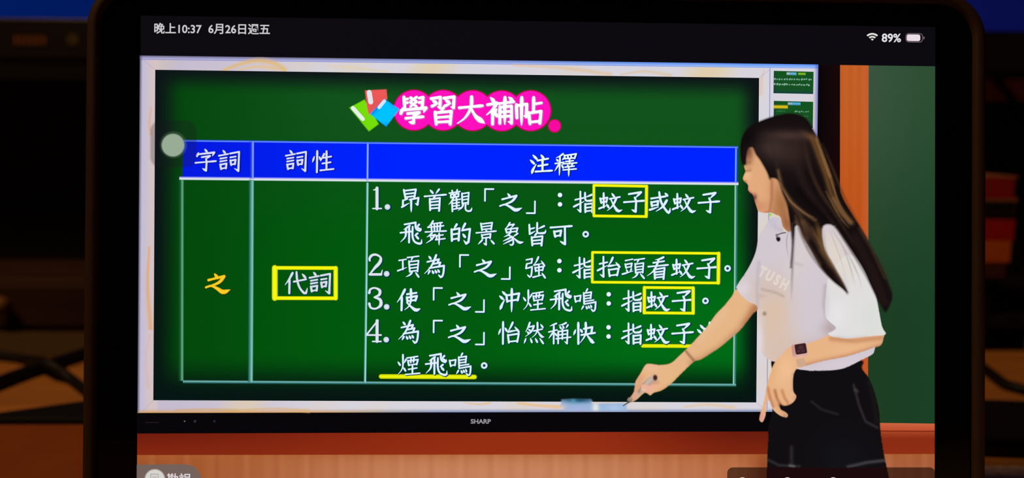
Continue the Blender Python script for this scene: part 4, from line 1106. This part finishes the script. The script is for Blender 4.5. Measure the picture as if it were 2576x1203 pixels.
fillpoly(pb, hair, dabs(HB, (1985, 342, 56, 13, 2, (80, 58, 52), .85), (1945, 374, 46, 32, 10, (70, 54, 50), .85), (1992, 382, 42, 44, 0, (58, 42, 38), .75), (2030, 342, 18, 8, 30, (92, 62, 46), .8),
         hl([(2040, 345), (2058, 395), (2075, 440), (2090, 490), (2110, 530), (2140, 560)], 7, (112, 76, 40), .8), hl([(2052, 350), (2072, 410), (2086, 445)], 4, (150, 108, 62), .7), hl([(1956, 430), (1966, 470), (1990, 510), (2020, 535), (2050, 555)], 4, (116, 82, 52), .8), hl([(1985, 505), (2010, 540), (2030, 600)], 7, (90, 62, 42), .6),
         hl([(2010, 480), (2045, 520), (2090, 560), (2150, 640)], 12, (16, 9, 10), .8), hl([(2095, 500), (2120, 540), (2136, 560)], 5, (126, 92, 62), .7), hl([(2020, 560), (2050, 600), (2090, 660), (2125, 715)], 8, (104, 74, 50), .7), hl([(2060, 580), (2066, 630), (2090, 665)], 8, (112, 80, 46), .7), hl([(2000, 560), (2030, 615), (2060, 665)], 5, (96, 72, 56), .6),
         hl([(2150, 600), (2190, 680), (2222, 760)], 12, (38, 24, 22), .7), hl([(2160, 575), (2190, 625), (2225, 700)], 4, (74, 52, 36), .7), hl([(1990, 600), (1988, 700)], 6, (90, 76, 80), .6), (1880, 345, 20, 26, 30, (14, 9, 11), .8), hl([(1866, 380), (1868, 410)], 5, (26, 14, 16), .6)),
         9.9, soft=6, step=4, smooth=True)
pb.build('hair_picture', 'long dark brown hair of the woman in the video')
pb = PB()
def strand(pts, w0, w1, col, al):
    C_ = catmull(pts, False, 6); n = len(C_)
    ribbon(pb, C_, np.linspace(w0, w1, n) * 1.5, col, 10.2, soft=True, alpha=al * .85 * np.sin(np.linspace(.25, math.pi - .1, n)))
for pts, w0, w1, col, al in [
    ([(2048, 340), (2070, 400), (2088, 450), (2108, 510), (2140, 560)], 8, 5, (156, 112, 64), .7),
    ([(2058, 360), (2080, 420), (2100, 470)], 5, 4, (130, 90, 52), .6),
    ([(1955, 425), (1963, 465), (1988, 508), (2025, 538), (2048, 548)], 5, 4, (150, 112, 76), .7),
    ([(2060, 520), (2100, 570), (2150, 650), (2200, 740)], 10, 5, (52, 34, 28), .7),
    ([(2075, 480), (2110, 545), (2135, 575)], 6, 4, (140, 102, 64), .6),
    ([(2000, 545), (2016, 600), (2050, 660), (2110, 725)], 8, 4, (80, 56, 44), .7),
    ([(2030, 560), (2060, 620), (2100, 690), (2135, 745)], 8, 3, (60, 40, 32), .8),
    ([(2090, 575), (2130, 640), (2160, 700)], 5, 2, (150, 136, 126), .5),
    ([(1991, 560), (1992, 640), (1986, 740)], 6, 3, (96, 82, 88), .6),
    ([(2110, 600), (2135, 670), (2145, 720)], 4, 2, (170, 156, 150), .5),
    ([(1868, 340), (1864, 380), (1868, 412)], 6, 5, (14, 8, 10), .8),
    ([(1930, 330), (1950, 400), (1962, 460), (1980, 520)], 14, 10, (50, 38, 35), .6),
    ([(1990, 350), (2005, 420), (2030, 480), (2080, 540)], 26, 14, (44, 32, 29), .6),
    ([(2020, 350), (2035, 420), (2060, 480), (2100, 540), (2150, 620)], 12, 8, (70, 48, 34), .6),
    ([(2066, 360), (2095, 430), (2125, 500), (2165, 570)], 8, 6, (70, 48, 34), .7),
    ([(1998, 540), (2010, 580), (2040, 640), (2085, 700)], 9, 5, (116, 88, 62), .55),
    ([(2040, 570), (2066, 625), (2096, 675), (2130, 730)], 8, 4, (118, 86, 48), .7),
    ([(2052, 560), (2062, 600), (2072, 640)], 12, 6, (110, 76, 42), .7),
    ([(2020, 560), (2046, 600), (2070, 640)], 12, 8, (34, 20, 18), .6),
    ([(2200, 640), (2226, 700), (2246, 760)], 9, 3, (40, 26, 22), .8),
    ([(2190, 660), (2218, 730), (2238, 782)], 9, 3, (36, 22, 20), .8),
    ([(2180, 680), (2205, 745), (2224, 795)], 9, 3, (32, 20, 18), .8),
    ([(2210, 640), (2238, 705), (2252, 748)], 6, 2, (56, 40, 32), .6),
    ([(2070, 580), (2080, 640), (2110, 700)], 5, 2, (150, 128, 104), .5),
    ([(2085, 578), (2112, 650), (2126, 700)], 4, 2, (160, 140, 124), .45),
    ([(2120, 620), (2140, 680), (2150, 722)], 4, 2, (140, 124, 120), .5),
    ([(2132, 636), (2156, 690), (2168, 730)], 4, 2, (120, 106, 104), .5),
    ([(1984, 570), (1977, 610), (1982, 650)], 4, 3, (120, 110, 124), .6),
    ([(1996, 600), (1992, 690), (1989, 760)], 8, 5, (70, 58, 60), .5)]:
    strand(pts, w0, w1, col, al)
pb.build('hair_strands', 'lighter brown strands in the hair')

# ================================================================== CONTROLS AND STATUS BAR
pb = PB()
fillpoly(pb, rrect(1828, 2350, 1175, 1320, 14, 6), (30, 9, 10), 10.6, alpha=.82)
quadclip = None
for x in (1866, 1979, 2094):
    disc(pb, x, 1212.5, 12.5, (232, 226, 224), 10.9, n=24)
    disc(pb, x, 1212.5, 9.5, (40, 22, 20), 11.0, n=24)
pb.build('control_panel', 'dark see-through player control bar at the foot of the video')
pb = PB()
fillpoly(pb, [(346, 1168), (470, 1167), (492, 1173), (505, 1190), (508, 1206), (503, 1226), (488, 1240), (466, 1245), (345.5, 1245)], (112, 98, 94), 10.6, alpha=.92)
disc(pb, 391.5, 1205, 27, (214, 210, 206), 10.9, soft=4, n=36)
for a, b in (((381, 1192), (400, 1192)), ((381, 1192), (381, 1212)), ((400, 1192), (400, 1212)), ((381, 1212), (400, 1212)), ((385, 1199), (396, 1199)), ((385, 1205), (396, 1205))):
    ribbon(pb, [a, b], 2, (170, 164, 162), 11.1)
bez_text(pb, '勘誤', 452, 1205, 31, (226, 216, 220), 11.1, bold=0.012)
pb.build('correction_button', 'grey rounded button with a white disc and small text')
pb = PB()
fillpoly(pb, rrect(377, 499, 301, 425, 30, 8), (20, 24, 28), 10.6, soft=6, step=14, alpha=.42)
disc(pb, 438, 365, 36, (110, 150, 110), 10.8, soft=16, alpha=.45, n=40)
disc(pb, 437, 366, 30, (152, 172, 150), 10.9, soft=3.5, n=40)
pb.build('touch_button', 'round pale grey touch button on a dark rounded square')
pb = PB()
bez_text(pb, '晚上10:37', 448, 72.5, 28.5, (204, 202, 204), 2, bold=0.018, rot=.012)
bez_text(pb, '6月26日週五', 602, 73.5, 28.5, (204, 202, 204), 2, bold=0.018, rot=.012)
pb.build('clock_text', 'light grey time and date in the status bar')
pb = PB()
bez_text(pb, '89%', 2242, 95, 29, (226, 222, 226), 2, bold=0.022, rot=.012)
pb.build('battery_text', 'white battery percentage in the status bar')
pb = PB()
for r0, r1 in ((0, 5.2), (8.2, 12.4), (15.6, 20.2)):
    n = 14
    A_ = np.linspace(math.radians(-135), math.radians(-45), n)
    V = [(2194 + r0 * math.cos(t), 102.5 + r0 * .95 * math.sin(t)) for t in A_] + [(2194 + r1 * math.cos(t), 102.5 + r1 * .95 * math.sin(t)) for t in A_]
    pb.add(V, (230, 226, 222), [(k, k + 1, n + k + 1, n + k) for k in range(n - 1)], 2)
pb.build('wifi_icon', 'white wireless signal icon in the status bar')
pb = PB()
fillpoly(pb, rot_rect(2299.5, 95.3, 43.5, 23, .8, 8), (120, 104, 112), 2)
fillpoly(pb, rot_rect(2299.5, 95.3, 40, 19.5, .8, 6.5), (10, 9, 12), 2.3)
fillpoly(pb, rot_rect(2297.5, 95.3, 34, 16.5, .8, 5), (234, 220, 228), 2.6)
fillpoly(pb, [(2322.5, 91.5), (2325.5, 93.5), (2325.5, 97.5), (2322.5, 99.5)], (120, 104, 112), 2)
pb.build('battery_icon', 'white battery icon, nearly full')
